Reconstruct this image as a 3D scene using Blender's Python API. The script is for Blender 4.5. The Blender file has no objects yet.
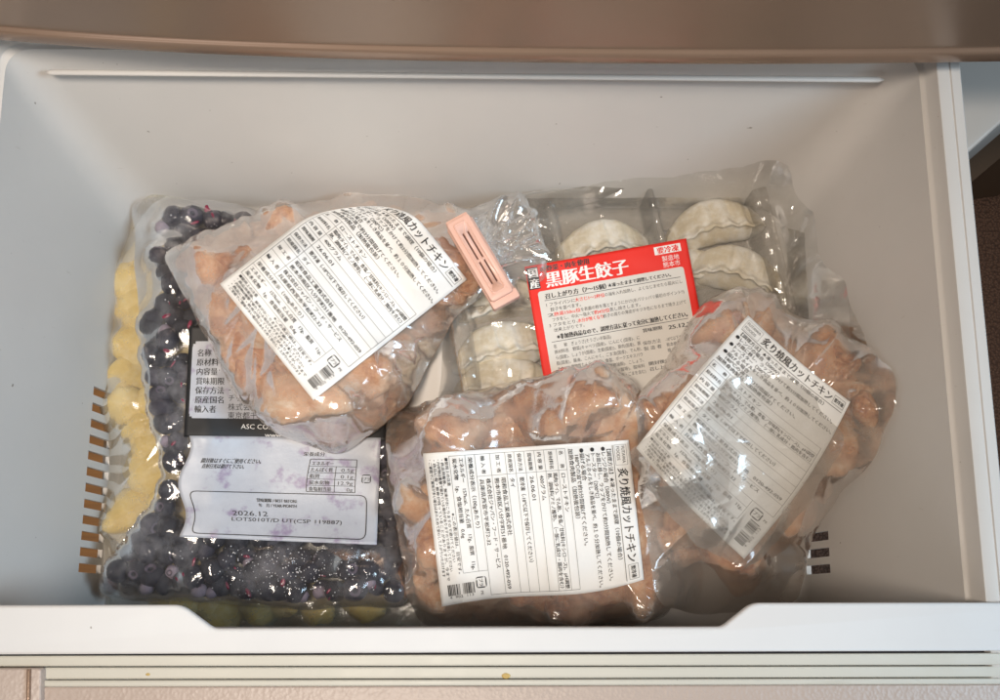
import bpy, bmesh, math, random
import numpy as np
from mathutils import Vector, Matrix, noise

random.seed(7)
RNG = np.random.default_rng(7)
sc = bpy.context.scene
COL = sc.collection

# ------------------------------------------------------------------ camera
PITCH = math.radians(12.0)
CAMZ = 0.85
cam = bpy.data.cameras.new('camera')
cam.lens = 36.0; cam.sensor_width = 36.0; cam.clip_start = 0.01; cam.clip_end = 50
camo = bpy.data.objects.new('camera', cam); COL.objects.link(camo)
camo.location = (0, 0, CAMZ); camo.rotation_euler = (PITCH, 0, 0)
sc.camera = camo

# ------------------------------------------------------------------ light
w = bpy.data.worlds.new('World'); sc.world = w; w.use_nodes = True
bg = w.node_tree.nodes['Background']
bg.inputs[0].default_value = (0.97, 0.90, 0.82, 1); bg.inputs[1].default_value = 0.15

def area(name, loc, target, sx, sy, power, colr, spread=180):
    l = bpy.data.lights.new(name, 'AREA'); l.shape = 'RECTANGLE'; l.size = sx; l.size_y = sy
    l.energy = power; l.color = colr; l.spread = math.radians(spread)
    o = bpy.data.objects.new(name, l); COL.objects.link(o); o.location = loc
    o.rotation_euler = (Vector(target) - Vector(loc)).to_track_quat('-Z', 'Y').to_euler()
    return o
area('window_light', (1.25, -0.10, 1.20), (-0.36, 0.06, 0.10), 0.45, 0.6, 3.1, (0.60, 0.81, 1.0), 70)
area('ceiling_light', (-0.30, -0.12, 1.95), (-0.11, 0.24, 0.05), 0.34, 0.34, 2.35, (1.0, 0.87, 0.74), 46)
area('far_window', (-1.0, -1.5, 1.1), (0.0, -0.05, 0.15), 0.6, 0.8, 2.9, (0.93, 0.94, 1.0))

sc.view_settings.view_transform = 'Standard'
sc.view_settings.look = 'None'
sc.view_settings.exposure = 0.0
sc.view_settings.gamma = 1.0
sc.cycles.max_bounces = 8
sc.cycles.diffuse_bounces = 3
sc.cycles.glossy_bounces = 3
sc.cycles.transmission_bounces = 4
sc.cycles.transparent_max_bounces = 32
sc.cycles.caustics_reflective = False
sc.cycles.caustics_refractive = False
sc.cycles.use_denoising = True

# ------------------------------------------------------------------ helpers
CT, ST = math.cos(PITCH), math.sin(PITCH)
def ray(px, py):
    dx = (px - 500) / 1000.0; dy = (350 - py) / 1000.0
    return np.array([dx, CT * dy + ST, ST * dy - CT])
def P(px, py, z):                       # where the photograph's point lies at height z
    d = ray(px, py); t = (z - CAMZ) / d[2]
    return d[0] * t, d[1] * t

def link(name, me, mat=None, parent=None):
    o = bpy.data.objects.new(name, me); COL.objects.link(o)
    if mat is not None:
        for m in (mat if isinstance(mat, (list, tuple)) else [mat]): me.materials.append(m)
    if parent is not None: o.parent = parent
    return o
def empty(name, loc, label, cat, group=None):
    o = bpy.data.objects.new(name, None); COL.objects.link(o); o.location = loc
    o.empty_display_size = 0.02
    o['label'] = label; o['category'] = cat
    if group: o['group'] = group
    return o
def tag(o, label, cat, group=None):
    o['label'] = label; o['category'] = cat
    if group: o['group'] = group
    return o
def keep(o, parent):                    # parent without moving (children are built in world space)
    o.parent = parent
    o.matrix_parent_inverse = Matrix.Translation(parent.location).inverted()
    return o
def mesh(name, verts, faces, smooth=True):
    me = bpy.data.meshes.new(name)
    me.from_pydata([tuple(map(float, v)) for v in verts], [], [tuple(map(int, f)) for f in faces]); me.update()
    if smooth: me.polygons.foreach_set('use_smooth', [True] * len(me.polygons))
    return me
def bm_mesh(name, bm, smooth=False):
    bmesh.ops.recalc_face_normals(bm, faces=bm.faces)
    me = bpy.data.meshes.new(name); bm.to_mesh(me); bm.free()
    if smooth: me.polygons.foreach_set('use_smooth', [True] * len(me.polygons))
    return me
def prism(pts, z0, z1, bev=0.0, seg=3):
    bm = bmesh.new()
    vs = [bm.verts.new((p[0], p[1], z0)) for p in pts]
    f = bm.faces.new(vs)
    r = bmesh.ops.extrude_face_region(bm, geom=[f])
    up = [v for v in r['geom'] if isinstance(v, bmesh.types.BMVert)]
    for v in up: v.co.z = z1
    if bev > 0:
        ed = [e for e in bm.edges if abs(e.verts[0].co.z - e.verts[1].co.z) < 1e-6]
        bmesh.ops.bevel(bm, geom=ed, offset=bev, segments=seg, profile=0.5, affect='EDGES')
    return bm
def rounded(pts, rad, n=6):
    out = []
    N = len(pts)
    for i in range(N):
        p0 = np.array(pts[i - 1], float); p = np.array(pts[i], float); p1 = np.array(pts[(i + 1) % N], float)
        r = rad[i] if isinstance(rad, (list, tuple)) else rad
        a = (p0 - p); b = (p1 - p)
        ra = min(r, np.linalg.norm(a) * .45); rb = min(r, np.linalg.norm(b) * .45)
        A = p + a / np.linalg.norm(a) * ra; B = p + b / np.linalg.norm(b) * rb
        for k in range(n + 1):
            t = k / n
            out.append(tuple((1 - t) ** 2 * A + 2 * t * (1 - t) * p + t * t * B))
    return out

# ------------------------------------------------------------------ materials
def mat(name, base, rough=0.5, metal=0.0, spec=0.5):
    m = bpy.data.materials.new(name); m.use_nodes = True
    b = m.node_tree.nodes['Principled BSDF']
    b.inputs['Base Color'].default_value = (*base, 1); b.inputs['Roughness'].default_value = rough
    b.inputs['Metallic'].default_value = metal; b.inputs['Specular IOR Level'].default_value = spec
    return m, m.node_tree, b
def N(nt, t, **kw):
    n = nt.nodes.new(t)
    for k, v in kw.items():
        if hasattr(n, k): setattr(n, k, v)
        else: n.inputs[k].default_value = v
    return n
def noise_n(nt, scale, detail=4, rough=.5, coord='Object', dist=0.0, stretch=None):
    tc = N(nt, 'ShaderNodeTexCoord')
    src = tc.outputs[coord]
    if stretch:
        mp = N(nt, 'ShaderNodeMapping'); mp.inputs['Scale'].default_value = stretch[0]
        mp.inputs['Rotation'].default_value = stretch[1] if len(stretch) > 1 else (0, 0, 0)
        nt.links.new(src, mp.inputs[0]); src = mp.outputs[0]
    n = N(nt, 'ShaderNodeTexNoise'); n.inputs['Scale'].default_value = scale
    n.inputs['Detail'].default_value = detail; n.inputs['Roughness'].default_value = rough
    n.inputs['Distortion'].default_value = dist
    nt.links.new(src, n.inputs['Vector'])
    return n
def ramp(nt, src, stops):
    r = N(nt, 'ShaderNodeValToRGB'); e = r.color_ramp.elements
    while len(e) < len(stops): e.new(0.5)
    for i, (p, c) in enumerate(stops):
        e[i].position = p; e[i].color = (*c, 1) if len(c) == 3 else c
    nt.links.new(src, r.inputs[0]); return r
def bump(nt, b, src, strength, dist):
    bp = N(nt, 'ShaderNodeBump'); bp.inputs['Strength'].default_value = strength; bp.inputs['Distance'].default_value = dist
    nt.links.new(src, bp.inputs['Height']); nt.links.new(bp.outputs[0], b.inputs['Normal']); return bp
def g(v): return (v, v, v)

def m_plastic(name, col, rough=.35, wear=True):
    m, nt, b = mat(name, col, rough)
    n = noise_n(nt, 9, 5, .6)
    r = ramp(nt, n.outputs[0], [(.3, tuple(c * .955 for c in col)), (.7, col)])
    # tiny specks of dirt
    n2 = noise_n(nt, 190, 1, .4)
    r2 = ramp(nt, n2.outputs[0], [(.80, (1, 1, 1)), (.83, (.45, .42, .38))])
    mx = N(nt, 'ShaderNodeMix', data_type='RGBA', blend_type='MULTIPLY'); mx.inputs[0].default_value = 1 if wear else 0
    nt.links.new(r.outputs[0], mx.inputs[6]); nt.links.new(r2.outputs[0], mx.inputs[7])
    nt.links.new(mx.outputs[2], b.inputs['Base Color'])
    n3 = noise_n(nt, 700, 2, .5); bump(nt, b, n3.outputs[0], .06, .0006)
    sc_ = noise_n(nt, 7, 3, .5, stretch=((1.2, 30, 10), (0, 0, .12)), dist=.5)
    sr = ramp(nt, sc_.outputs[0], [(.715, (1, 1, 1)), (.745, (.86, .84, .81))])
    mx2 = N(nt, 'ShaderNodeMix', data_type='RGBA', blend_type='MULTIPLY'); mx2.inputs[0].default_value = .6
    nt.links.new(mx.outputs[2], mx2.inputs[6]); nt.links.new(sr.outputs[0], mx2.inputs[7]); nt.links.new(mx2.outputs[2], b.inputs['Base Color'])
    n5 = noise_n(nt, 14, 6, .7); r5 = ramp(nt, n5.outputs[0], [(.35, g(rough - .08)), (.7, g(rough + .15))]); nt.links.new(r5.outputs[0], b.inputs['Roughness'])
    return m
M = {}
M['bin'] = m_plastic('bin_plastic', (.65, .618, .58), .42)
M['lip'] = m_plastic('lip_plastic', (.72, .715, .71), .6)
M['gasket'] = m_plastic('gasket_vinyl', (.60, .57, .49), .5)
M['dark'] = mat('dark_gap', (.035, .025, .03), .7)[0]
M['rail'] = m_plastic('rail_plastic', (.52, .50, .47), .4)

def m_door(name, base, rough, speck):
    m, nt, b = mat(name, base, rough, 0 if speck else .35)
    n = noise_n(nt, 5, 6, .6)
    r = ramp(nt, n.outputs[0], [(.3, tuple(c * .90 for c in base)), (.7, base)])
    nt.links.new(r.outputs[0], b.inputs['Base Color'])
    v = N(nt, 'ShaderNodeTexVoronoi'); v.inputs['Scale'].default_value = 420 if speck else 900
    tc = N(nt, 'ShaderNodeTexCoord'); nt.links.new(tc.outputs['Object'], v.inputs['Vector'])
    n4 = noise_n(nt, 260, 3, .6)
    ma = N(nt, 'ShaderNodeMath', operation='MULTIPLY'); nt.links.new(v.outputs[0], ma.inputs[0]); nt.links.new(n4.outputs[0], ma.inputs[1])
    bump(nt, b, ma.outputs[0], .35 if speck else .05, .0012)
    return m
M['door'] = m_door('door_enamel', (.33, .23, .165), .30, False)
M['doortop'] = m_door('door_top_enamel', (.50, .40, .34), .42, True)
M['trim'] = m_door('door_trim', (.33, .22, .155), .25, False)

def m_film(name, haze, hcol=(.82, .80, .77), rough=.10, bumpd=.0011, frost=.15, gloss=1.5, tint=(.96, .96, .955), scale=24, streak=(1, 1, 1), rot=0.0, clumpy=(.38, .66)):
    """thin clear plastic: see-through, mirror-like at the folds, milky where frost clings to it"""
    m = bpy.data.materials.new(name); m.use_nodes = True; nt = m.node_tree
    for n in list(nt.nodes): nt.nodes.remove(n)
    out = N(nt, 'ShaderNodeOutputMaterial')
    tr = N(nt, 'ShaderNodeBsdfTransparent'); tr.inputs[0].default_value = (*tint, 1)
    gl = N(nt, 'ShaderNodeBsdfGlossy'); gl.inputs['Roughness'].default_value = rough; gl.inputs[0].default_value = (1, 1, 1, 1)
    df = N(nt, 'ShaderNodeBsdfDiffuse'); df.inputs[0].default_value = (*hcol, 1)
    tl = N(nt, 'ShaderNodeBsdfTranslucent'); tl.inputs[0].default_value = (*hcol, 1)
    dm = N(nt, 'ShaderNodeMixShader'); dm.inputs[0].default_value = .35
    nt.links.new(df.outputs[0], dm.inputs[1]); nt.links.new(tl.outputs[0], dm.inputs[2])
    # wrinkles
    n1 = noise_n(nt, scale * 2.2, 5, .62, dist=.6, stretch=(streak, (0, 0, rot)))
    ab = N(nt, 'ShaderNodeMath', operation='SUBTRACT'); nt.links.new(n1.outputs[0], ab.inputs[0]); ab.inputs[1].default_value = .5
    ab2 = N(nt, 'ShaderNodeMath', operation='ABSOLUTE'); nt.links.new(ab.outputs[0], ab2.inputs[0])
    pw = N(nt, 'ShaderNodeMath', operation='POWER'); nt.links.new(ab2.outputs[0], pw.inputs[0]); pw.inputs[1].default_value = .8
    bp = N(nt, 'ShaderNodeBump', invert=True); bp.inputs['Strength'].default_value = .8; bp.inputs['Distance'].default_value = bumpd
    nt.links.new(pw.outputs[0], bp.inputs['Height'])
    for s in (gl, df): nt.links.new(bp.outputs[0], s.inputs['Normal'])
    # haze, thicker where the film turns away, patchy with frost
    lw = N(nt, 'ShaderNodeLayerWeight'); lw.inputs[0].default_value = .35
    n2 = noise_n(nt, scale, 7, .68)
    fr = ramp(nt, n2.outputs[0], [(clumpy[0], (0, 0, 0)), (clumpy[1], (1, 1, 1))])
    a = N(nt, 'ShaderNodeMath', operation='MULTIPLY_ADD'); nt.links.new(fr.outputs[0], a.inputs[0]); a.inputs[1].default_value = frost; a.inputs[2].default_value = haze
    f2 = N(nt, 'ShaderNodeMath', operation='MULTIPLY_ADD'); nt.links.new(lw.outputs['Facing'], f2.inputs[0]); f2.inputs[1].default_value = .42
    nt.links.new(a.outputs[0], f2.inputs[2]); f2.use_clamp = True
    m1 = N(nt, 'ShaderNodeMixShader'); nt.links.new(f2.outputs[0], m1.inputs[0])
    nt.links.new(tr.outputs[0], m1.inputs[1]); nt.links.new(dm.outputs[0], m1.inputs[2])
    fz = N(nt, 'ShaderNodeFresnel'); fz.inputs[0].default_value = 1.5; nt.links.new(bp.outputs[0], fz.inputs['Normal'])
    fm = N(nt, 'ShaderNodeMath', operation='MULTIPLY'); nt.links.new(fz.outputs[0], fm.inputs[0]); fm.inputs[1].default_value = gloss; fm.use_clamp = True
    fmn = N(nt, 'ShaderNodeMath', operation='MINIMUM'); nt.links.new(fm.outputs[0], fmn.inputs[0]); fmn.inputs[1].default_value = .55
    m2 = N(nt, 'ShaderNodeMixShader'); nt.links.new(fmn.outputs[0], m2.inputs[0])
    nt.links.new(m1.outputs[0], m2.inputs[1]); nt.links.new(gl.outputs[0], m2.inputs[2])
    nt.links.new(m2.outputs[0], out.inputs[0])
    return m
M['film_chicken'] = m_film('chicken_bag_film', .16, (.77, .68, .60), .11, bumpd=.00035, frost=.30, scale=14, gloss=1.1)
M['film_back'] = m_film('bag_back_film', .08, (.75, .73, .70), .12, bumpd=.0006, frost=.08)
M['film_berry'] = m_film('berry_bag_film', .03, (.70, .69, .73), .08, bumpd=.0003, frost=.30, clumpy=(.48, .74), scale=30, gloss=.85)
M['film_yellow'] = m_film('mango_bag_film', .22, (.80, .76, .62), .14, bumpd=.0003, gloss=.9, frost=.12)
M['film_gyoza'] = m_film('dumpling_bag_film', .05, (.78, .76, .71), .09, bumpd=.0003, gloss=1.1, frost=.12, clumpy=(.5, .7))
M['film_flap'] = m_film('flap_film', .20, (.72, .66, .58), .12, bumpd=.0003, frost=.14, scale=14)
M['film_tuft'] = m_film('gathered_film', .12, (.80, .77, .75), .07, bumpd=.0004, frost=.14, scale=14)
M['tray'] = m_film('tray_plastic', .04, tint=(.88, .865, .84), hcol=(.6, .58, .55), rough=.10, bumpd=.0002, frost=.06) if True else m_film('x', .02, (.8, .8, .78), .06, bumpd=.0002, frost=.06)

def m_food(name, stops, scale, rough, bscale, bdist, frost=0.0, sss=0.0, fcol=(.85, .85, .86), frange=(.55, .72), rnd=0.0):
    m, nt, b = mat(name, stops[0][1], rough)
    n = noise_n(nt, scale, 6, .65, dist=.4)
    src = n.outputs[0]
    if rnd:
        oi = N(nt, 'ShaderNodeObjectInfo')
        mm = N(nt, 'ShaderNodeMath', operation='MULTIPLY_ADD'); nt.links.new(oi.outputs['Random'], mm.inputs[0]); mm.inputs[1].default_value = rnd
        ss = N(nt, 'ShaderNodeMath', operation='SUBTRACT'); nt.links.new(src, ss.inputs[0]); ss.inputs[1].default_value = rnd / 2
        nt.links.new(ss.outputs[0], mm.inputs[2]); src = mm.outputs[0]
    r = ramp(nt, src, stops)
    col = r.outputs[0]
    if frost:
        n2 = noise_n(nt, scale * 2.3, 8, .7)
        fr = ramp(nt, n2.outputs[0], [(frange[0], (0, 0, 0)), (frange[1], g(frost))])
        mx = N(nt, 'ShaderNodeMix', data_type='RGBA'); nt.links.new(fr.outputs[0], mx.inputs[0])
        nt.links.new(col, mx.inputs[6]); mx.inputs[7].default_value = (*fcol, 1); col = mx.outputs[2]
    nt.links.new(col, b.inputs['Base Color'])
    if sss:
        b.inputs['Subsurface Weight'].default_value = sss; b.inputs['Subsurface Radius'].default_value = (.8, .4, .25)
        b.inputs['Subsurface Scale'].default_value = .005
    n3 = noise_n(nt, bscale, 6, .6); bump(nt, b, n3.outputs[0], .7, bdist)
    return m
M['chicken'] = m_food('roast_chicken', [(.27, (.11, .028, .010)), (.37, (.38, .13, .045)), (.50, (.60, .29, .13)), (.63, (.70, .44, .27)), (.74, (.80, .65, .51))], 62, .5, 190, .0022, frost=.45, fcol=(.82, .73, .64), frange=(.54, .74), rnd=.16)
M['mango'] = m_food('mango_flesh', [(.25, (.56, .37, .05)), (.5, (.72, .52, .12)), (.75, (.80, .66, .26))], 22, .5, 110, .0010, frost=.5, fcol=(.86, .82, .66), frange=(.45, .7))
M['berry'] = m_food('blueberry_skin', [(.25, (.004, .004, .007)), (.5, (.009, .009, .016)), (.68, (.024, .022, .04)), (.85, (.12, .02, .05))], 60, .5, 420, .0005, frost=.22, fcol=(.34, .32, .42), frange=(.50, .76), rnd=.25)
M['calyx'] = mat('berry_calyx', (.10, .08, .11), .7)[0]
M['gyoza'] = m_food('dumpling_dough', [(.25, (.52, .43, .29)), (.5, (.70, .62, .47)), (.75, (.82, .77, .65))], 22, .65, 170, .0007, frost=.8, fcol=(.86, .84, .79), frange=(.44, .60), rnd=.1)
M['berry_pale'] = m_food('frosted_berry_skin', [(.35, (.10, .03, .06)), (.5, (.24, .18, .25)), (.75, (.50, .46, .52))], 50, .5, 420, .0005, frost=.4, fcol=(.66, .64, .68), frange=(.45, .65))
M['frost'] = mat('frost_ice', (.80, .79, .80), .35)[0]
M['juice'] = m_food('berry_juice', [(.3, (.12, .008, .03)), (.7, (.25, .02, .06))], 60, .3, 300, .0004)

def m_paper(name, col):
    m, nt, b = mat(name, col, .6)
    n = noise_n(nt, 16, 5, .6)
    r = ramp(nt, n.outputs[0], [(.3, tuple(c * .95 for c in col)), (.7, col)]); nt.links.new(r.outputs[0], b.inputs['Base Color'])
    n3 = noise_n(nt, 55, 4, .55); bump(nt, b, n3.outputs[0], .25, .0010)
    return m
M['paper'] = m_paper('label_paper', (.87, .865, .845))
M['red'] = m_paper('red_print', (.80, .022, .012))
M['inset'] = m_paper('label_inset_print', (.70, .67, .62))
M['black'] = m_paper('black_print', (.012, .012, .013))
M['ink'] = mat('ink', (.03, .03, .032), .5)[0]
M['inkthin'] = mat('grey_ink', (.16, .16, .16), .5)[0]
M['inkw'] = mat('white_ink', (.86, .85, .83), .45)[0]
M['inkr'] = mat('red_ink', (.78, .03, .02), .45)[0]
def m_silver():
    m, nt, b = mat('printed_grey_panel', (.56, .57, .61), .42)
    n = noise_n(nt, 55, 5, .6)
    r = ramp(nt, n.outputs[0], [(.30, (.47, .49, .54)), (.56, (.43, .45, .50)), (.66, (.30, .26, .36)), (.8, (.22, .15, .26))])
    nt.links.new(r.outputs[0], b.inputs['Base Color'])
    n3 = noise_n(nt, 60, 4, .55); bump(nt, b, n3.outputs[0], .35, .0014)
    return m
M['silver'] = m_silver()
M['pink'] = m_plastic('pink_clip_plastic', (.76, .47, .38), .4, False)
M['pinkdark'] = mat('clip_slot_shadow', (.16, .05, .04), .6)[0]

def m_wood():
    m, nt, b = mat('orange_wood_floor', (.55, .27, .08), .45)
    n = noise_n(nt, 9, 8, .65, stretch=((1, 14, 1),))
    r = ramp(nt, n.outputs[0], [(.3, (.24, .11, .03)), (.7, (.36, .17, .045))]); nt.links.new(r.outputs[0], b.inputs['Base Color'])
    return m
M['wood'] = m_wood()
def m_carpet():
    m, nt, b = mat('brown_carpet', (.10, .065, .035), .95)
    tc = N(nt, 'ShaderNodeTexCoord'); v = N(nt, 'ShaderNodeTexVoronoi'); v.inputs['Scale'].default_value = 330
    nt.links.new(tc.outputs['Object'], v.inputs['Vector'])
    r = ramp(nt, v.outputs[0], [(.0, (.22, .125, .085)), (.7, (.10, .055, .038))]); nt.links.new(r.outputs[0], b.inputs['Base Color'])
    bp = bump(nt, b, v.outputs[0], .8, .004); bp.invert = True
    return m
M['carpet'] = m_carpet()
M['base_brown'] = mat('skirting_brown', (.10, .065, .04), .5)[0]

# ------------------------------------------------------------------ the drawer
RIMZ = 0.200; RZ = 0.185
drawer = empty('freezer_drawer', (0, 0.12, 0), 'pulled-out white plastic freezer drawer holding the bags of frozen food', 'freezer drawer')
fl = [P(100, 625, 0), P(806, 625, 0), P(786, 210, 0), P(134, 210, 0)]                       # floor corners FL FR BR BL
fl[0] = (fl[0][0], -.062); fl[1] = (fl[1][0], -.062)
def lin(a, b, y):                        # x on the line through a, b at depth y
    return a[0] + (b[0] - a[0]) * (y - a[1]) / (b[1] - a[1])
rr1, rr2 = P(918, 64, RZ), P(963, 577, RZ); rl1, rl2 = P(7, 50, RZ), P(-22, 350, RZ)
bk = (P(50, 49, RZ)[1], P(885, 53, RZ)[1])
FY = -.066
ridge = [(lin(rl1, rl2, FY), FY), (lin(rr1, rr2, FY), FY), (lin(rr1, rr2, bk[1]), bk[1]), (lin(rl1, rl2, bk[0]), bk[0])]
def off(q, d): return [(q[0][0] - d, q[0][1] - d), (q[1][0] + d, q[1][1] - d), (q[2][0] + d, q[2][1] + d), (q[3][0] - d, q[3][1] + d)]
def mixq(a, b, t): return [(p[0] + (q[0] - p[0]) * t, p[1] + (q[1] - p[1]) * t) for p, q in zip(a, b)]
levels = [(off(fl, -.012), 0.0, .030), (off(fl, -.004), .0012, .034), (off(fl, -.0005), .0045, .036), (off(fl, .0005), .010, .038)]
for k in range(1, 12):
    t = k / 12
    levels.append((mixq(off(fl, .0005), off(ridge, -.0005), t), .010 + (RZ - .012) * t, .040 - .016 * t))
CR = .020
levels += [(ridge, RZ, CR), (off(ridge, .0025), RZ + .0006, CR), (off(ridge, .0040), RZ + .002, CR), (off(ridge, .0058), RIMZ - .002, CR),
           (off(ridge, .0066), RIMZ - .0004, CR), (off(ridge, .008), RIMZ, CR),
           (off(ridge, .0145), RIMZ, CR), (off(ridge, .0150), RIMZ - .0008, CR), (off(ridge, .0158), RIMZ - .0008, CR), (off(ridge, .0163), RIMZ, CR),
           (off(ridge, .0225), RIMZ, .022), (off(ridge, .0235), RIMZ - .0012, .022), (off(ridge, .0235), RIMZ - .012, .022),
           (off(ridge, .0215), RIMZ - .012, .022), (off(ridge, .0215), RIMZ - .004, .022), (off(ridge, .009), RIMZ - .004, CR), (off(ridge, .0085), RZ, CR)]
levels += [(mixq(off(ridge, .003), off(fl, .0035), t), RZ - .004 - (RZ - .01) * t, .024 + .012 * t) for t in (0, .5, 1)]
levels += [(off(fl, .001), -.003, .036), (off(fl, -.012), -.003, .03)]
verts = []; faces = []
NR = None
for q, z, r in levels:
    loop = []
    for i in range(4):
        A = np.array(q[i]); B = np.array(q[(i + 1) % 4])
    pts = rounded(q, [r * .35, r * .35, r, r], 10)
    # resample sides so the wall is a fine grid
    full = []
    for i in range(len(pts)):
        a = np.array(pts[i]); b = np.array(pts[(i + 1) % len(pts)])
        full.append(a)
        if (i % 11) == 10:
            for k in range(1, 12): full.append(a + (b - a) * k / 12)
    NR = len(full)
    verts += [(p[0], p[1], z) for p in full]
for l in range(len(levels) - 1):
    for i in range(NR):
        j = (i + 1) % NR
        faces.append((l * NR + i, l * NR + j, (l + 1) * NR + j, (l + 1) * NR + i))
faces.append(tuple(range(NR - 1, -1, -1))[::-1])
last = (len(levels) - 1) * NR
faces.append(tuple(last + i for i in range(NR))[::-1])
bin_me = mesh('bin', verts, faces, True)
bmx = bmesh.new(); bmx.from_mesh(bin_me); bmesh.ops.recalc_face_normals(bmx, faces=bmx.faces); bmx.to_mesh(bin_me); bmx.free()
binob = link('bin', bin_me, M['bin'])
cut = bmesh.new()
def slot(px, py, side):
    x, y = P(px, py, .024)
    y0, y1 = y - .0036, y + .0034
    xa, xb = (x - .03, x + .022) if side < 0 else (x - .022, x + .03)
    vs = []
    for z in (.008, .041):
        for (a, b) in ((xa, y0), (xb, y0 + .0), (xb, y1), (xa, y1)):
            vs.append(cut.verts.new((a, b + (.0018 if z > .03 else 0), z)))
    for f in ((0, 1, 2, 3), (7, 6, 5, 4), (0, 4, 5, 1), (1, 5, 6, 2), (2, 6, 7, 3), (3, 7, 4, 0)):
        cut.faces.new([vs[i] for i in f])
for k in range(12): slot(108.3 - k * 1.22, 395.8 + k * 15.8, -1)
for k in range(3): slot(814.5, 538 + k * 16.2, 1)
bmesh.ops.recalc_face_normals(cut, faces=cut.faces)
cme = bpy.data.meshes.new('cut'); cut.to_mesh(cme); cut.free()
cutob = bpy.data.objects.new('cut', cme); COL.objects.link(cutob)
bo = binob.modifiers.new('b', 'BOOLEAN'); bo.object = cutob; bo.operation = 'DIFFERENCE'; bo.solver = 'EXACT'
dg = bpy.context.evaluated_depsgraph_get()
new = bpy.data.meshes.new_from_object(binob.evaluated_get(dg))
binob.modifiers.clear(); binob.data = new
bpy.data.objects.remove(cutob)
new.polygons.foreach_set('use_smooth', [True] * len(new.polygons))
try: new.set_sharp_from_angle(angle=math.radians(38))
except Exception: pass
keep(binob, drawer)

# long horizontal bead on the back wall under the rim
def tube_box(x0, x1, y, z, ry, rz, ends=True):
    bm = bmesh.new(); rings = []
    for x, s in ((x0, .2), (x0 + .004, 1), (x1 - .004, 1), (x1, .2)):
        rings.append([bm.verts.new((x, y + ry * s * math.cos(a), z + rz * s * math.sin(a))) for a in [k * math.pi / 6 for k in range(12)]])
    for a, b in zip(rings[:-1], rings[1:]):
        for k in range(12): bm.faces.new((a[k], a[(k + 1) % 12], b[(k + 1) % 12], b[k]))
    bm.faces.new(rings[0][::-1]); bm.faces.new(rings[-1])
    return bm

bz = .172
b0, b1 = P(46, 73, bz), P(884, 80.5, bz)
bd = tube_box(b0[0], b1[0], 0, 0, .0022, .0016)
for v in bd.verts:
    t = (v.co.x - b0[0]) / (b1[0] - b0[0]); v.co.y += b0[1] + (b1[1] - b0[1]) * t + .0006; v.co.z += bz
keep(link('bead', bm_mesh('bead', bd, True), M['bin']), drawer)
# front lip with the finger notch
LZ = RIMZ + .006
lip_px = [(-60, 605.5), (181, 605), (213, 628.5), (722, 627), (752, 603), (1060, 602.5)]
inner = [P(a, b, LZ) for a, b in lip_px]
outer = [P(1060, 651, LZ), P(500, 652.5, LZ), P(-60, 655, LZ)]
pts = []
q = inner
def rc(p0, p, p1, r, n=7):
    p0, p, p1 = map(np.array, (p0, p, p1)); a = p0 - p; b = p1 - p
    A = p + a / np.linalg.norm(a) * r; B = p + b / np.linalg.norm(b) * r
    return [tuple((1 - t) ** 2 * A + 2 * t * (1 - t) * p + t * t * B) for t in [k / n for k in range(n + 1)]]
pts = [q[0]] + rc(q[0], q[1], q[2], .0055) + rc(q[1], q[2], q[3], .0035) + rc(q[2], q[3], q[4], .0035) + rc(q[3], q[4], q[5], .0055) + [q[5]] + outer
lip = link('front_lip', bm_mesh('front_lip', prism(pts, LZ - .007, LZ, .0022, 4), True), M['lip']); keep(lip, drawer)
try: lip.data.set_sharp_from_angle(angle=math.radians(50))
except Exception: pass
# skirt of the lip (the lip is a moulded rail, not a loose sheet): wall under it
wpts = [(-.42, P(0, 642, LZ)[1]), (.42, P(0, 640, LZ)[1]), (.42, P(0, 650, LZ)[1]), (-.42, P(0, 652, LZ)[1])]
keep(link('lip_rail', bm_mesh('lip_rail', prism(wpts, .06, LZ - .0072)), M['lip']), drawer)

# gasket strips and door shell in front
def strip(name, L0, L1, R0, R1, z0, z1, m, bev=.0012, parent=drawer):
    a = [P(-40, L0, z1), P(500, (L0 + R0) / 2, z1), P(1040, R0, z1), P(1040, R1, z1), P(500, (L1 + R1) / 2, z1), P(-40, L1, z1)]
    o = link(name, bm_mesh(name, prism(a, z0, z1, bev, 3), True), m)
    try: o.data.set_sharp_from_angle(angle=math.radians(40))
    except Exception: pass
    keep(o, parent); return o
strip('gasket_backing', 650, 689, 648, 686, .150, LZ - .012, M['dark'], .0)
strip('gasket_strip', 656.3, 666.6, 653.2, 665.2, .175, LZ - .004, M['gasket'])
strip('gasket_strip', 667.8, 679.6, 666.4, 677.2, .175, LZ - .0055, M['gasket'])
strip('gasket_strip', 680.9, 687.2, 678.4, 684.2, .175, LZ - .004, M['gasket'])
strip('door_top', 687.6, 760, 684.8, 760, .0, LZ - .004, M['doortop'], .0010)
cp = [P(a, b, LZ + .001) for a, b in ((-60, 668.5), (41, 668.5), (40, 760), (-60, 760))]
o = link('end_cap', bm_mesh('end_cap', prism(rounded(cp, .002, 3), .15, LZ + .001, .0012, 3), True), M['doortop']); keep(o, drawer)
try: o.data.set_sharp_from_angle(angle=math.radians(40))
except Exception: pass
cp = [P(a, b, LZ + .003) for a, b in ((26, 669.5), (30, 669.5), (28, 760), (24, 760))]
keep(link('end_cap_bead', bm_mesh('end_cap_bead', prism(cp, LZ, LZ + .0028, .0009, 3), True), M['trim']), drawer)

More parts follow.
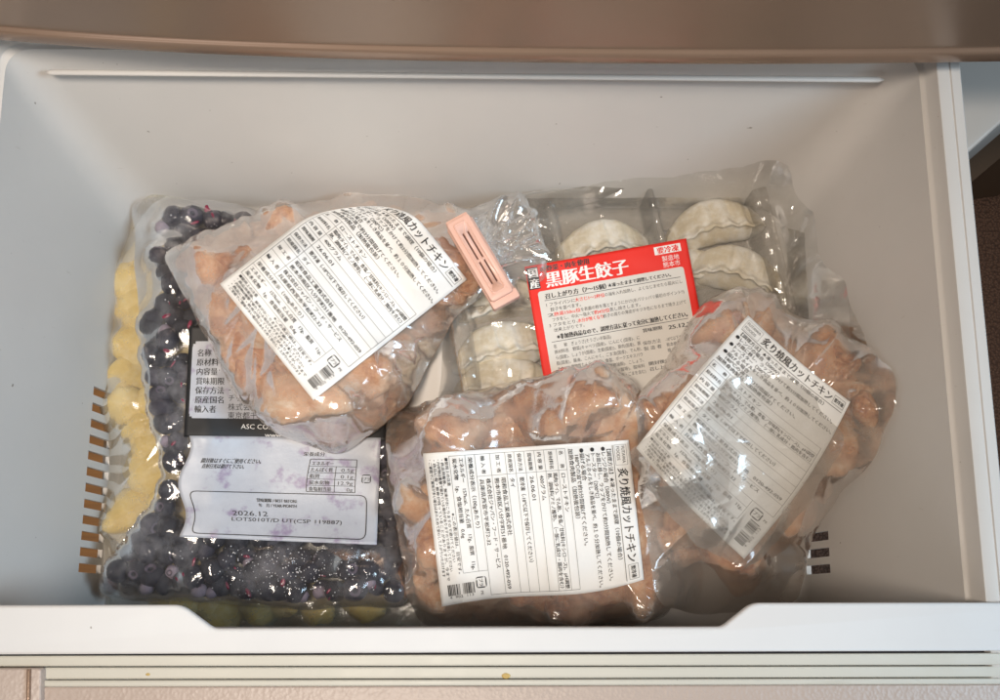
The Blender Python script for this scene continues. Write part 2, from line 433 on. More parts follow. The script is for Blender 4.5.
# ------------------------------------------------------------------ the drawer front above (closed), seen from above
ud = empty('upper_drawer_front', (0, .36, .25), 'beige glossy front of the closed drawer above, crossing the top of the picture', 'drawer front')
edge = [(-80, 22), (0, 31), (60, 36), (150, 41.5), (260, 46.5), (400, 50.5), (560, 53), (750, 54.2), (900, 53.2), (1000, 51.5), (1080, 50)]
EZ = .232
ex = [P(a, b, EZ) for a, b in edge]
xs_ = np.linspace(-.42, .42, 61)
yy = np.interp(xs_, [p[0] for p in ex], [p[1] for p in ex])
kk = np.ones(9) / 9; yy = np.convolve(np.pad(yy, 4, mode='edge'), kk, 'valid')
prof = [(.030, -.014), (.0012, -.014), (-.0006, -.0128), (-.0014, -.011), (-.0014, -.002), (-.0008, .0), (.0002, .0012), (.0014, .0018), (.0018, .003), (.0018, .0042), (.0016, .02), (.0010, .10), (.0010, .32), (.030, .32)]
def sweep(profile, y0):
    v = []; f = []
    n = len(profile)
    for x, y in zip(xs_, y0):
        for dy, dz in profile: v.append((x, y + dy, EZ + dz))
    for i in range(len(xs_) - 1):
        for k in range(n - 1): f.append((i * n + k, (i + 1) * n + k, (i + 1) * n + k + 1, i * n + k + 1))
    return v, f
v, f = sweep(prof[8:], yy); keep(link('front_panel', mesh('front_panel', v, f), M['door']), ud)
v, f = sweep(prof[:9], yy); o = keep(link('bottom_trim', mesh('bottom_trim', v, f), M['trim']), ud)
# dark hollow between the drawer and the front above it
vb = [(-.42, .352, .19), (.30, .352, .19), (.30, .352, .32), (-.42, .352, .32)]
bm = prism([(-.42, .405), (.305, .405), (.305, .47), (-.42, .47)], -.05, .24); keep(link('cabinet_face', bm_mesh('cabinet_face', bm), M['rail']), ud)

# ------------------------------------------------------------------ surroundings
floor = link('floor', bm_mesh('floor', prism([(-1.6, -1.2), (.20, -1.2), (.20, 1.2), (-1.6, 1.2)], -.31, -.30)), M['wood']); floor['kind'] = 'structure'
cx = [(.20, -1.2), (1.6, -1.2), (1.6, 1.2), (.20, 1.2)]
carp = link('carpet', bm_mesh('carpet', prism(cx, -.31, -.2985)), M['carpet']); carp['kind'] = 'structure'
# pale rail box and brown base beside the drawer (right)
zt = .10
a = [P(955, 20, zt), P(1060, 20, zt), P(1060, 82, zt), P(1000, 124, zt), P(968, 153, zt), P(955, 150, zt)]
cab = empty('side_cabinet', (a[0][0], a[0][1], -.2985), 'pale cabinet corner with dark brown base, right of the drawer', 'cabinet')
keep(link('panel', bm_mesh('panel', prism(a, -.16, zt, .003, 3), True), M['rail']), cab)
zb = -.16
a = [P(945, 20, zb), P(1060, 20, zb), P(1060, 150, zb), P(1000, 158, zb), P(968, 185, zb), P(945, 190, zb)]
keep(link('base', bm_mesh('base', prism(a, -.2985, zb - .002)), M['base_brown']), cab)

# ------------------------------------------------------------------ height-field pile and draped film
GS = .00125
GX0, GY0 = -.37, -.075
GW, GH = int(.71 / GS), int(.43 / GS)
gx = GX0 + np.arange(GW) * GS; gy = GY0 + np.arange(GH) * GS
XX, YY = np.meshgrid(gx, gy)
PILE = np.zeros((GH, GW))
def wallz(X, Y):
    def side(a, b, c, d, s):           # distance outside the floor line a-b, against the ridge line c-d
        if s == 'x': f = a[0] + (b[0] - a[0]) * (Y - a[1]) / (b[1] - a[1]); r = c[0] + (d[0] - c[0]) * (Y - c[1]) / (d[1] - c[1]); return X, f, r
        f = a[1] + (b[1] - a[1]) * (X - a[0]) / (b[0] - a[0]); r = c[1] + (d[1] - c[1]) * (X - c[0]) / (d[0] - c[0]); return Y, f, r
    p, f, r = side(fl[1], fl[2], ridge[1], ridge[2], 'x'); z1 = (p + .001 - f) / np.maximum(r - f, .01) * RZ
    p, f, r = side(fl[3], fl[2], ridge[3], ridge[2], 'y'); z2 = (p + .001 - f) / np.maximum(r - f, .01) * RZ
    return np.clip(np.maximum(z1, z2), 0, .14)
WALL = wallz(XX, YY)
def samp(H, x, y):
    x = np.asarray(x, float); y = np.asarray(y, float)
    fx = np.clip((x - GX0) / GS, 0, GW - 1.001); fy = np.clip((y - GY0) / GS, 0, GH - 1.001)
    i = fx.astype(int); j = fy.astype(int); a = fx - i; b = fy - j
    return H[j, i] * (1 - a) * (1 - b) + H[j, i + 1] * a * (1 - b) + H[j + 1, i] * (1 - a) * b + H[j + 1, i + 1] * a * b
def on(H, px, py):                       # a point of the photograph on the surface H
    z = .05
    for _ in range(26):
        x, y = P(px, py, z); z = z * .65 + float(samp(H, x, y)) * .35
    x, y = P(px, py, z); return x, y, z
def inpoly(poly, X, Y):
    ins = np.zeros(X.shape, bool); n = len(poly)
    for i in range(n):
        x1, y1 = poly[i]; x2, y2 = poly[(i + 1) % n]
        c = ((y1 > Y) != (y2 > Y)) & (X < (x2 - x1) * (Y - y1) / (y2 - y1 + 1e-12) + x1)
        ins ^= c
    return ins
def avg4(h):
    p = np.pad(h, 1, mode='edge')
    return (p[:-2, 1:-1] + p[2:, 1:-1] + p[1:-1, :-2] + p[1:-1, 2:]) * .25
def drape(obst, mask, pin, iters):
    js, is_ = np.where(mask); j0, j1, i0, i1 = max(js.min() - 2, 0), js.max() + 3, max(is_.min() - 2, 0), is_.max() + 3
    o = obst[j0:j1, i0:i1]; m = mask[j0:j1, i0:i1]; pn = pin[j0:j1, i0:i1]
    h = np.where(m, np.maximum(o, pn), pn)
    for _ in range(iters):
        h = np.where(m, np.maximum(o, avg4(h)), pn)
    out = pin.copy(); out[j0:j1, i0:i1] = h
    return out
def taut(H, iters, mask=None):           # film bridging the hollows of what lies below
    h = H.copy()
    for _ in range(iters): h = np.maximum(H, avg4(h))
    return h
def dil(h):
    p = np.pad(h, 1, mode='edge'); H = h
    for dj in (0, 1, 2):
        for di in (0, 1, 2): H = np.maximum(H, p[dj:dj + h.shape[0], di:di + h.shape[1]])
    return H
def splat(H, V):
    i = np.clip(((V[:, 0] - GX0) / GS + .5).astype(int), 0, GW - 1); j = np.clip(((V[:, 1] - GY0) / GS + .5).astype(int), 0, GH - 1)
    np.maximum.at(H, (j, i), V[:, 2])
def creases(poly_c, rad, n, amp, wid, dirs=None, radial=0, seed=1):
    r = np.random.default_rng(seed); out = np.zeros((GH, GW))
    for k in range(n):
        a0 = r.uniform(0, 2 * math.pi); d = rad * math.sqrt(r.uniform(.05, 1))
        cx_, cy_ = poly_c[0] + d * math.cos(a0), poly_c[1] + d * math.sin(a0)
        th = (a0 + r.normal(0, .35)) if r.uniform() < radial else (r.choice(dirs) + r.normal(0, .25) if dirs else r.uniform(0, math.pi))
        L = r.uniform(.02, .075); cur = r.normal(0, 5)
        u = (XX - cx_) * math.cos(th) + (YY - cy_) * math.sin(th); v = -(XX - cx_) * math.sin(th) + (YY - cy_) * math.cos(th) + cur * u * u
        wv = wid * r.uniform(.6, 1.7)
        out = np.maximum(out, amp * r.uniform(.3, 1) * np.exp(-np.abs(v) / wv) * np.exp(-(u / L) ** 4))
    return out
def smooth_noise(scale, seed):
    r = np.random.default_rng(seed); n = max(3, int(.75 / scale))
    g_ = r.normal(0, 1, (n, n)); fx = np.linspace(0, n - 1.001, GW); fy = np.linspace(0, (n - 1.001) * GH / GW, GH)
    i = fx.astype(int); j = fy.astype(int); a = fx - i; b = fy - j
    a = a * a * (3 - 2 * a); b = b * b * (3 - 2 * b); b = b[:, None]
    return g_[j][:, i] * (1 - a) * (1 - b) + g_[j][:, i + 1] * a * (1 - b) + g_[j + 1][:, i] * (1 - a) * b + g_[j + 1][:, i + 1] * a * b

def outline(base, pix, rad=.010, wav=.0006, seed=0):
    pts = [on(base, a, b)[:2] for a, b in pix]
    pts = rounded(pts, rad, 5)
    P_ = np.array(pts); Q = np.vstack([P_, P_[:1]])
    d = np.r_[0, np.cumsum(np.linalg.norm(np.diff(Q, axis=0), axis=1))]
    n = 360; t = np.linspace(0, d[-1], n, endpoint=False)
    x = np.interp(t, d, Q[:, 0]); y = np.interp(t, d, Q[:, 1])
    r = np.random.default_rng(seed + 50); ph = r.uniform(0, 6.28, 6)
    s = sum(math.pow(.6, k) * np.sin(t / d[-1] * 2 * math.pi * (9 + 7 * k) + ph[k]) for k in range(6)) * wav
    c = np.array([x.mean(), y.mean()]); dx, dy = x - c[0], y - c[1]; L = np.hypot(dx, dy)
    return np.c_[x + dx / L * s, y + dy / L * s]
def film_mesh(name, poly, H, rings=86, zoff=0.0, edge=None, centre=None):
    c = poly.mean(0) if centre is None else np.array(centre); n = len(poly)
    tr_ = (np.arange(1, rings + 1) / rings); tr_ = 1 - (1 - tr_) ** 1.08
    X = c[0] + (poly[:, 0] - c[0])[None, :] * tr_[:, None]; Y = c[1] + (poly[:, 1] - c[1])[None, :] * tr_[:, None]
    Z = samp(H, X, Y) + zoff
    if edge is not None: Z = Z + edge(X, Y, tr_[:, None] * np.ones_like(X))
    V = [(c[0], c[1], float(samp(H, c[0], c[1])) + zoff)] + list(zip(X.ravel(), Y.ravel(), Z.ravel()))
    F = [(0, 1 + i, 1 + (i + 1) % n) for i in range(n)]
    idx = np.arange(rings * n).reshape(rings, n) + 1
    A = idx[:-1]; B = np.roll(idx, -1, axis=1)[:-1]; C = np.roll(idx, -1, axis=1)[1:]; D = idx[1:]
    F += list(zip(A.ravel(), D.ravel(), C.ravel(), B.ravel()))
    return mesh(name, V, F, True)

# ------------------------------------------------------------------ food
def lumpy(name, seed, sx, sy, sz, amp, sub=4, f1=1.6, f2=4.5, m=None):
    bm = bmesh.new(); bmesh.ops.create_icosphere(bm, subdivisions=sub, radius=1.0)
    o = Vector((seed * 7.3, seed * 3.1, seed * 1.7))
    for v in bm.verts:
        p = v.co.copy()
        d = noise.noise(p * f1 + o) * amp + noise.noise(p * f2 + o) * amp * .38 + (noise.ridged_multi_fractal(p * 3.1 + o, 1, 2, 3, 1, 2) - 1) * amp * .10
        q = p * (1 + d)
        q.x *= 1 + .25 * noise.noise(o + p * .8); 
        v.co = Vector((q.x * sx, q.y * sy, q.z * sz))
    return bm_mesh(name, bm, True)
CH = [lumpy('chicken_piece', 11 + k, .021 + .004 * (k % 3), .0150 + .002 * ((k * 5) % 3), .0150, .36, f1=1.05, f2=3.0) for k in range(7)]
CS = [lumpy('chicken_scrap', 71 + k, .021, .016, .0135, .40, 3, f1=1.2, f2=3.0) for k in range(4)]
for m_ in CH + CS: m_.materials.append(M['chicken'])
MG = [lumpy('mango_chunk', 41 + k, .021, .018, .010, .22, 3) for k in range(4)]
for m_ in MG: m_.materials.append(M['mango'])
def berry(seed):
    bm = bmesh.new(); bmesh.ops.create_uvsphere(bm, u_segments=20, v_segments=14, radius=1.0)
    o = Vector((seed * 3.3, 1, 2))
    for v in bm.verts:
        p = v.co.copy(); r = math.hypot(p.x, p.y); a = math.atan2(p.y, p.x)
        d = 1 + .07 * noise.noise(p * 1.5 + o)
        if p.z > .75:
            if r < .30: v.co.z -= .30 * (1 - r / .30) + .06
            else: v.co.z += .10 * max(0, 1 - abs(r - .40) / .18) * (.6 + .6 * math.cos(5 * a))
        v.co *= d; v.co.z *= .86
    me = bm_mesh('blueberry', bm, True)
    me.materials.append(M['berry']); me.materials.append(M['calyx'])
    for p in me.polygons:
        c = p.center
        if c.z > .5 and .24 < math.hypot(c.x, c.y) < .46: p.material_index = 1
    return me
BR = [berry(k) for k in range(3)]
BP = berry(9); BP.materials[0] = M['berry_pale']
VC = {}
def verts_of(me):
    if me.name not in VC:
        a = np.empty(len(me.vertices) * 3); me.vertices.foreach_get('co', a); VC[me.name] = a.reshape(-1, 3)
    return VC[me.name]
INNER = None
def put(me, name, loc, rot, scl, label, cat, group, H=None, base=None, sink=0.0):
    o = bpy.data.objects.new(name, me); COL.objects.link(o)
    o.rotation_euler = rot; o.scale = scl
    Rm = np.array(o.rotation_euler.to_matrix()); V = (verts_of(me) * np.array(scl)) @ Rm.T
    x, y = loc[0], loc[1]
    if INNER is not None:
        for _ in range(8):
            bad = samp(INNER, V[:, 0] + x, V[:, 1] + y) < .5
            if bad.mean() < .004: break
            b_ = V[bad].mean(0); L_ = math.hypot(b_[0], b_[1]) + 1e-6; x -= b_[0] / L_ * .0025; y -= b_[1] / L_ * .0025
        else:
            bpy.data.objects.remove(o); return None
    if base is not None:
        m = V[:, 2] < V[:, 2].min() + .004
        z = float(np.max(samp(base, V[m, 0] + x, V[m, 1] + y))) - V[:, 2].min() + .0006 - sink
    else: z = loc[2]
    if len(loc) > 2 and base is not None: z = max(z, loc[2])
    o.location = (x, y, z)
    V = V + np.array([x, y, z])
    if H is not None: splat(H, V)
    tag(o, label, cat, group)
    return o

def scatter(poly_px, base, spacing, seed, jit=.35):
    pts = np.array([on(base, a, b)[:2] for a, b in poly_px])
    r = np.random.default_rng(seed); out = []
    x0, y0 = pts.min(0); x1, y1 = pts.max(0); row = 0; y = y0
    while y <= y1:
        x = x0 + (spacing / 2 if row % 2 else 0)
        while x <= x1:
            a = x + r.normal(0, jit) * spacing * .5; b = y + r.normal(0, jit) * spacing * .5
            if inpoly(pts.tolist(), np.array([a]), np.array([b]))[0]: out.append((a, b))
            x += spacing
        y += spacing * .87; row += 1
    return out

# ------------------------------------------------------------------ print: text turned into mesh on a curved label
class Sheet:
    """a flat sheet with its own u/v units, laid over the pile; G holds its 3-D grid"""
    def __init__(s, W, H, G): s.W, s.H, s.G = W, H, G; s.items = {}
    def pos(s, u, v, lift):
        nu, nv = s.G.shape[0] - 1, s.G.shape[1] - 1
        fu = np.clip(u / s.W, 0, 1) * nu; fv = np.clip(v / s.H, 0, 1) * nv
        i = np.minimum(fu.astype(int), nu - 1); j = np.minimum(fv.astype(int), nv - 1); a = (fu - i)[:, None]; b = (fv - j)[:, None]
        G = s.G
        p = G[i, j] * (1 - a) * (1 - b) + G[i + 1, j] * a * (1 - b) + G[i, j + 1] * (1 - a) * b + G[i + 1, j + 1] * a * b
        du = (G[i + 1, j] - G[i, j]); dv = (G[i, j + 1] - G[i, j]); n = np.cross(dv, du); n /= np.linalg.norm(n, axis=1)[:, None] + 1e-12
        return p + n * lift
    def add(s, key, V, F, lift): s.items.setdefault(key, []).append((np.array(V, float), F, lift))
    def rect(s, key, u0, v0, u1, v1, lift=.00016):
        nu = max(1, int(abs(u1 - u0) / 2)); nv = max(1, int(abs(v1 - v0) / 2))
        V = [(u0 + (u1 - u0) * i / nu, v0 + (v1 - v0) * j / nv) for i in range(nu + 1) for j in range(nv + 1)]
        F = [(i * (nv + 1) + j, i * (nv + 1) + j + 1, (i + 1) * (nv + 1) + j + 1, (i + 1) * (nv + 1) + j) for i in range(nu) for j in range(nv)]
        s.add(key, V, F, lift)
    def line(s, key, u0, v0, u1, v1, t=.45):
        if abs(u1 - u0) > abs(v1 - v0): s.rect(key, u0, v0 - t / 2, u1, v0 + t / 2, .00038)
        else: s.rect(key, u0 - t / 2, v0, u0 + t / 2, v1, .00040)
    def box(s, key, u0, v0, u1, v1, t=.45):
        s.line(key, u0, v0, u1, v0, t); s.line(key, u0, v1, u1, v1, t); s.line(key, u0, v0, u0, v1, t); s.line(key, u1, v0, u1, v1, t)
    def ring(s, key, u0, v0, u1, v1, r, t=.6, gap=0):
        pts = rounded([(u0, v0), (u1, v0), (u1, v1), (u0, v1)], r, 5)
        dense = []
        for i in range(len(pts)):
            a = np.array(pts[i]); b = np.array(pts[(i + 1) % len(pts)]); k = max(1, int(np.linalg.norm(b - a) / 4))
            dense += [a + (b - a) * q_ / k for q_ in range(k)]
        c = np.array([(u0 + u1) / 2, (v0 + v1) / 2]); V = []; F = []; n = len(dense)
        for p in dense:
            d = np.array([np.sign(p[0] - c[0]) * min(1, abs(p[0] - c[0]) / (abs(u1 - u0) / 2)) ** 6, np.sign(p[1] - c[1]) * min(1, abs(p[1] - c[1]) / (abs(v1 - v0) / 2)) ** 6])
            V += [tuple(p), tuple(p - d * t)]
        for i in range(n):
            if gap and (i % gap) == 0: continue
            j = (i + 1) % n; F.append((2 * i, 2 * i + 1, 2 * j + 1, 2 * j))
        s.add(key, V, F, .0004)
    def text(s, key, body, u, v, size, w=None, bold=0, lift=.00042, rot=0):
        """v is the middle of the line"""
        cu = bpy.data.curves.new('t', 'FONT'); cu.body = body; cu.size = 1.0; cu.resolution_u = 2
        ob = bpy.data.objects.new('t', cu); me = bpy.data.meshes.new_from_object(ob)
        n = len(me.vertices); a = np.empty(n * 3); me.vertices.foreach_get('co', a); a = a.reshape(-1, 3)[:, :2]
        F = [tuple(p.vertices) for p in me.polygons]
        bpy.data.objects.remove(ob); bpy.data.curves.remove(cu); bpy.data.meshes.remove(me)
        if n == 0: return
        sx = size if w is None else w / max(a[:, 0].max(), 1e-6)
        q_ = np.c_[a[:, 0] * sx, (.38 - a[:, 1]) * size]
        if rot:
            c_, s_ = math.cos(rot), math.sin(rot); q_ = np.c_[q_[:, 0] * c_ - q_[:, 1] * s_, q_[:, 0] * s_ + q_[:, 1] * c_]
        for k in range(bold + 1):
            dd = k * size * .045
            s.add(key, np.c_[u + q_[:, 0] + dd - bold * size * .02, v + q_[:, 1]], F, lift + k * .00002)
    def build(s, parent, names):
        for key, items in s.items.items():
            V = []; F = []; o_ = 0
            for q_, f_, lf in items:
                p = s.pos(q_[:, 0], q_[:, 1], lf); V.append(p); F += [tuple(i + o_ for i in t) for t in f_]; o_ += len(p)
            ob = link(names.get(key, 'lettering'), mesh(names.get(key, 'lettering'), np.vstack(V), F, False), M[key])
            if key in ('inkw', 'inkr'): ob['kind'] = 'stuff'
            ob.parent = parent; ob.matrix_parent_inverse = parent.matrix_parent_inverse.copy() if False else Matrix.Identity(4)
def sheet_grid(S, pixmap, nu=44, nv=60, lift=.0006):
    G = np.zeros((nu + 1, nv + 1, 3))
    for i in range(nu + 1):
        for j in range(nv + 1):
            px, py = pixmap(i / nu, j / nv); x, y, z = on(S, px, py); G[i, j] = (x, y, z + lift)
    return G
def bilin(TL, TR, BR_, BL, bow=(0, 0, 0, 0)):
    TL, TR, BR_, BL = map(lambda p: np.array(p, float), (TL, TR, BR_, BL))
    def f(u, v):
        p = TL * (1 - u) * (1 - v) + TR * u * (1 - v) + BR_ * u * v + BL * (1 - u) * v
        a = (TR - TL); a /= np.linalg.norm(a); b = (BL - TL); b /= np.linalg.norm(b)
        p = p - b * bow[0] * 4 * u * (1 - u) * (1 - v) + a * bow[1] * 4 * v * (1 - v) * u + b * bow[2] * 4 * u * (1 - u) * v - a * bow[3] * 4 * v * (1 - v) * (1 - u)
        return p[0], p[1]
    return f
def sheet_mesh(name, G):
    nu, nv = G.shape[0], G.shape[1]
    V = G.reshape(-1, 3); F = [(i * nv + j, i * nv + j + 1, (i + 1) * nv + j + 1, (i + 1) * nv + j) for i in range(nu - 1) for j in range(nv - 1)]
    # a second, lower face gives the paper its thickness
    L = V - np.array([0, 0, .00018]); n = len(V)
    F2 = [tuple(k + n for k in f[::-1]) for f in F]
    rim = [i * nv for i in range(nu)] + [(nu - 1) * nv + j for j in range(1, nv)] + [i * nv + nv - 1 for i in range(nu - 2, -1, -1)] + [j for j in range(nv - 2, 0, -1)]
    F3 = [(rim[k], rim[(k + 1) % len(rim)], rim[(k + 1) % len(rim)] + n, rim[k] + n) for k in range(len(rim))]
    return mesh(name, np.vstack([V, L]), F + F2 + F3, True)

def chicken_print(sh):
    k, kt = 'ink', 'inkthin'
    def T(*a, bold=0, **kw): sh.text(*a, bold=max(bold, 1), **kw)
    sh.box(kt, 4, 3.5, 24, 15, .3)
    T(kt, 'FUTAWA', 5.2, 6.6, 4.6, 17); T(kt, 'FOODS', 5.2, 11.6, 4.6, 14)
    T(k, '炙り焼風カットチキン', 27, 9, 11.2, 92, bold=1)
    sh.box(kt, 121.5, 4, 135.5, 13.5, .4); T(k, '要冷凍', 122.6, 8.8, 5.2, 11.8, bold=2)
    sh.line(k, 4, 16.6, 136, 16.6, .55)
    T(k, '【調理方法】★凍ったままで調理（10個の場合）', 4, 20.6, 5.0, 111)
    T(k, '●レンジの場合（500W）', 4.5, 26.2, 5.0, 56); T(k, 'お皿に移し、ラップをかけて約3分間加熱してください。', 10, 31.4, 5.0, 122)
    T(k, '●トースター（200℃）', 4.5, 36.8, 5.0, 50); T(k, 'アルミホイルをしき商品を並べ、約１０分加熱してください。', 10, 42, 5.0, 126)
    T(k, '●揚げる場合', 4.5, 47.4, 5.0, 32); T(k, '180℃の油で約3分間揚げてください。', 10, 52.6, 5.0, 88)
    T(k, '加熱食肉製品（加熱後包装）', 4.5, 58.2, 5.2, 68, bold=1)
    L = [63.5, 72, 84.5, 94, 104, 114, 123, 138, 153]
    for v in L: sh.line(kt, 4, v, 135, v, .35)
    sh.line(kt, 4, 63.5, 4, 178, .4); sh.line(kt, 135, 63.5, 135, 153, .4); sh.line(kt, 24.5, 63.5, 24.5, 153, .35)
    for nm, a, b in (('名　　称', 0, 1), ('原材料名', 1, 2), ('内 容 量', 2, 3), ('賞味期限', 3, 4), ('保存方法', 4, 5), ('原産国名', 5, 6), ('加 工 者', 6, 7), ('輸 入 者', 7, 8)):
        T(k, nm, 5.6, (L[a] + L[b]) / 2, 4.4, 17, bold=1)
    T(k, 'ローストチキン', 27, 67.8, 5, 38)
    T(k, '鶏肉(タイ)、でん粉、食塩／甘味料(キシロース)、pH調整', 26.5, 75.6, 4.7, 107, bold=1); T(k, '剤、調味料(アミノ酸等)、（一部に乳成分・鶏肉を含む）', 26.5, 81.2, 4.7, 106, bold=1)
    T(k, '400グラム', 28, 89.2, 5, 24); T(k, '26.06.01', 28, 99, 5.2, 23)
    T(k, '要冷凍（-18℃以下で保存してください）', 28, 109, 5, 80); T(k, 'タイ', 28, 118.5, 5, 9)
    T(k, '昭和食品工業株式会社', 27, 127, 5, 55, bold=1); T(k, '熊本市南区八分字町51番地　0120-492-059', 27, 133.6, 5, 104)
    T(k, '株式会社ジャパン・フード・サービス', 27, 142, 5, 84); T(k, '兵庫県西宮市平松町2-32', 27, 148.6, 5, 62)
    sh.line(kt, 4, 162.5, 112, 162.5, .35); sh.line(kt, 4, 178, 112, 178, .35); sh.line(kt, 112, 153, 112, 178, .35)
    T(k, '栄養成分表示（100gあたり）', 6, 157.8, 4.8, 66)
    T(k, 'エネルギー　157kcal、たん白質　17g、脂質　11g、', 6, 166.6, 4.8, 104); T(k, '炭水化物　1g、食塩相当量　0.6g', 6, 173, 4.8, 74)
    T(k, '※この表示値は、目安です。', 56, 180.6, 4, 56)
    T(k, '■使用上の注意', 5, 181, 3.6, 26, bold=1)
    for i, s_ in enumerate(('・商品到着後、解凍がおこりますので避けてください', '・内容物は衝撃で破れている場合がありますので冷凍してください', '・商品に骨・軟骨が残っていることがありますが、今まで', '・ご家庭でご賞味が多い場合はあたためて安心して上がりいただけます')):
        T(k, s_, 5, 185.2 + i * 3.9, 3.4, (96, 104, 112, 108)[i])
    # plastic recycling mark
    sh.ring(k, 117, 156, 127.5, 166.5, 3, 1.15, gap=9); T(k, 'プラ', 118.6, 161.4, 4.4, 7.2, bold=1); T(kt, 'PE', 130, 161.4, 3.6, 4)
    # barcode
    r = np.random.default_rng(5); v = 168.5
    while v < 195:
        w_ = float(r.choice([.35, .5, .9, 1.2]))
        if abs(v - 181.5) > 1.2: sh.rect(k, 121, v, 131, min(v + w_, 196))
        v += w_ + float(r.choice([.35, .45, .7]))
    T(kt, '4  902  113', 132.2, 194, 3.2, 24, rot=-math.pi / 2)

def red_print(sh):
    k = 'ink'; T = sh.text
    panel = rounded([(8, 27), (157, 27), (157, 168), (8, 168)], 5, 4)
    # white panel as grid
    sh.rect('inset', 8.5, 30, 157, 150, .00022); sh.rect('inset', 11.5, 27, 154, 30.02, .00022)
    for (cu_, cv_, a0) in ((11.5, 30, math.pi), (154, 30, -math.pi / 2)):
        pts = [(cu_, cv_)] + [(cu_ + 3 * math.cos(a0 + t * math.pi / 2 / 5), cv_ + 3 * math.sin(a0 + t * math.pi / 2 / 5)) for t in range(6)]
        sh.add('inset', pts, [(0, i, i + 1) for i in range(1, 6)], .00022)
    sh.rect('black', 1.0, 2, 12.5, 24, .00024); T('inkw', '国', 2.2, 7.6, 10.2, bold=2); T('inkw', '産', 2.2, 18.4, 10.2, bold=2)
    T(k, 'の野菜・肉を使用', 14.5, 5.4, 6.4, 50, bold=2)
    T('inkw', '黒豚生餃子', 18, 17.0, 16.5, 84, bold=2)
    sh.rect('inkw', 131, 3.5, 158, 11.5, .00026); T('inkr', '要冷凍', 133.5, 7.6, 7.2, 22, bold=2)
    T('inkw', '製造地', 137, 16.4, 6, 17.5); T('inkw', '熊本市', 137, 22.6, 6, 17.5)
    T(k, '召し上がり方（7～15個）', 15, 33, 5.8, 62, bold=2); T(k, '★凍ったままで調理してください。', 79, 33, 4.4, 64, bold=2)
    sh.line(k, 14, 37, 152, 37, .5)
    rows = [('1 フライパンに', 'ink', '大さじ1～2杯位', 'の油を入れ加熱し、よくなじませたら弱火にし'), ('　餃子を並べます。', 'ink', '', ''),
            ('2 ', 'ink', '熱湯150cc位', 'を表面の粉を落とすようにかけ(水パリッパリ最初のポイント!!)'), ('　フタをし、中火～強火で', 'ink', '約4分位', '蒸し焼きします。'),
            ('3 フタをとり、', 'ink', '水分が無くなり', '餃子の周りの薄皮がキツネ色になるまで焼き上げて'), ('　出来上がりです。', 'ink', '', '')]
    v = 41.5
    for a, _, b, c in rows:
        tot = len(a) + len(b) * 1.0 + len(c); wch = min(3.9, 139 / max(tot, 1))
        u = 14
        T(k, a, u, v, 4.2, len(a) * wch); u += len(a) * wch
        if b: T('inkr', b, u, v, 4.4, len(b) * wch, bold=1); u += len(b) * wch
        if c: T(k, c, u, v, 4.2, len(c) * wch)
        v += 5.2
    T(k, '※非加熱商品なので、調理方法に従って充分に加熱してください。', 20, 74.6, 5.6, 132, bold=2)
    sh.line(k, 14, 79, 152, 79, .5)
    ing = ['名　　称　ぎょうざ(そうざい半製品)', '原材料名　野菜(キャベツ(国産)、にんにく(国産)、に', 'ら(国産)、しょうが(国産)、生姜(国産))、豚肉(国産)、豚', '脂(国産)、醤油、こんにゃく、ごま油(国産)、でん粉、', 'チキン、植物性たん白、砂糖、食塩、ポークエキスパウ', 'ダー、/皮(小麦粉(国産)、食塩、植物油脂)、こしょう、', '一部に)/加工でん粉、調味料(アミノ酸等)、酸味料', '(香料)カロテン、(一部に小麦・大豆・豚肉・ごまを含む)']
    for i, s_ in enumerate(ing): T(k, s_, 15, 83.6 + i * 5.7, 4.3, 86 if i else 58)
    T(k, '内容量　255g(15個)', 15, 130.5, 5.2, 60, bold=1)
    T(k, '賞味期限', 105, 83.5, 4.3, 20, bold=1); T(k, '25.12.22', 131, 84.5, 5.8, 26, bold=2)
    T(k, '保存方法', 103, 96, 4.3, 18); T(k, '-18℃以下で冷凍保存', 126, 96, 4.3, 28)
    T(k, '製 造 者', 103, 101.6, 4.3, 18); T(k, '熊本県熊本市北区', 126, 101.6, 4.3, 28); T(k, '植木町１丁目', 126, 107, 4.3, 22)
    T(k, '開封後はお早めに', 105, 117, 4.2, 44, bold=1); T(k, '召し上がりください', 105, 122.6, 4.2, 44, bold=1)

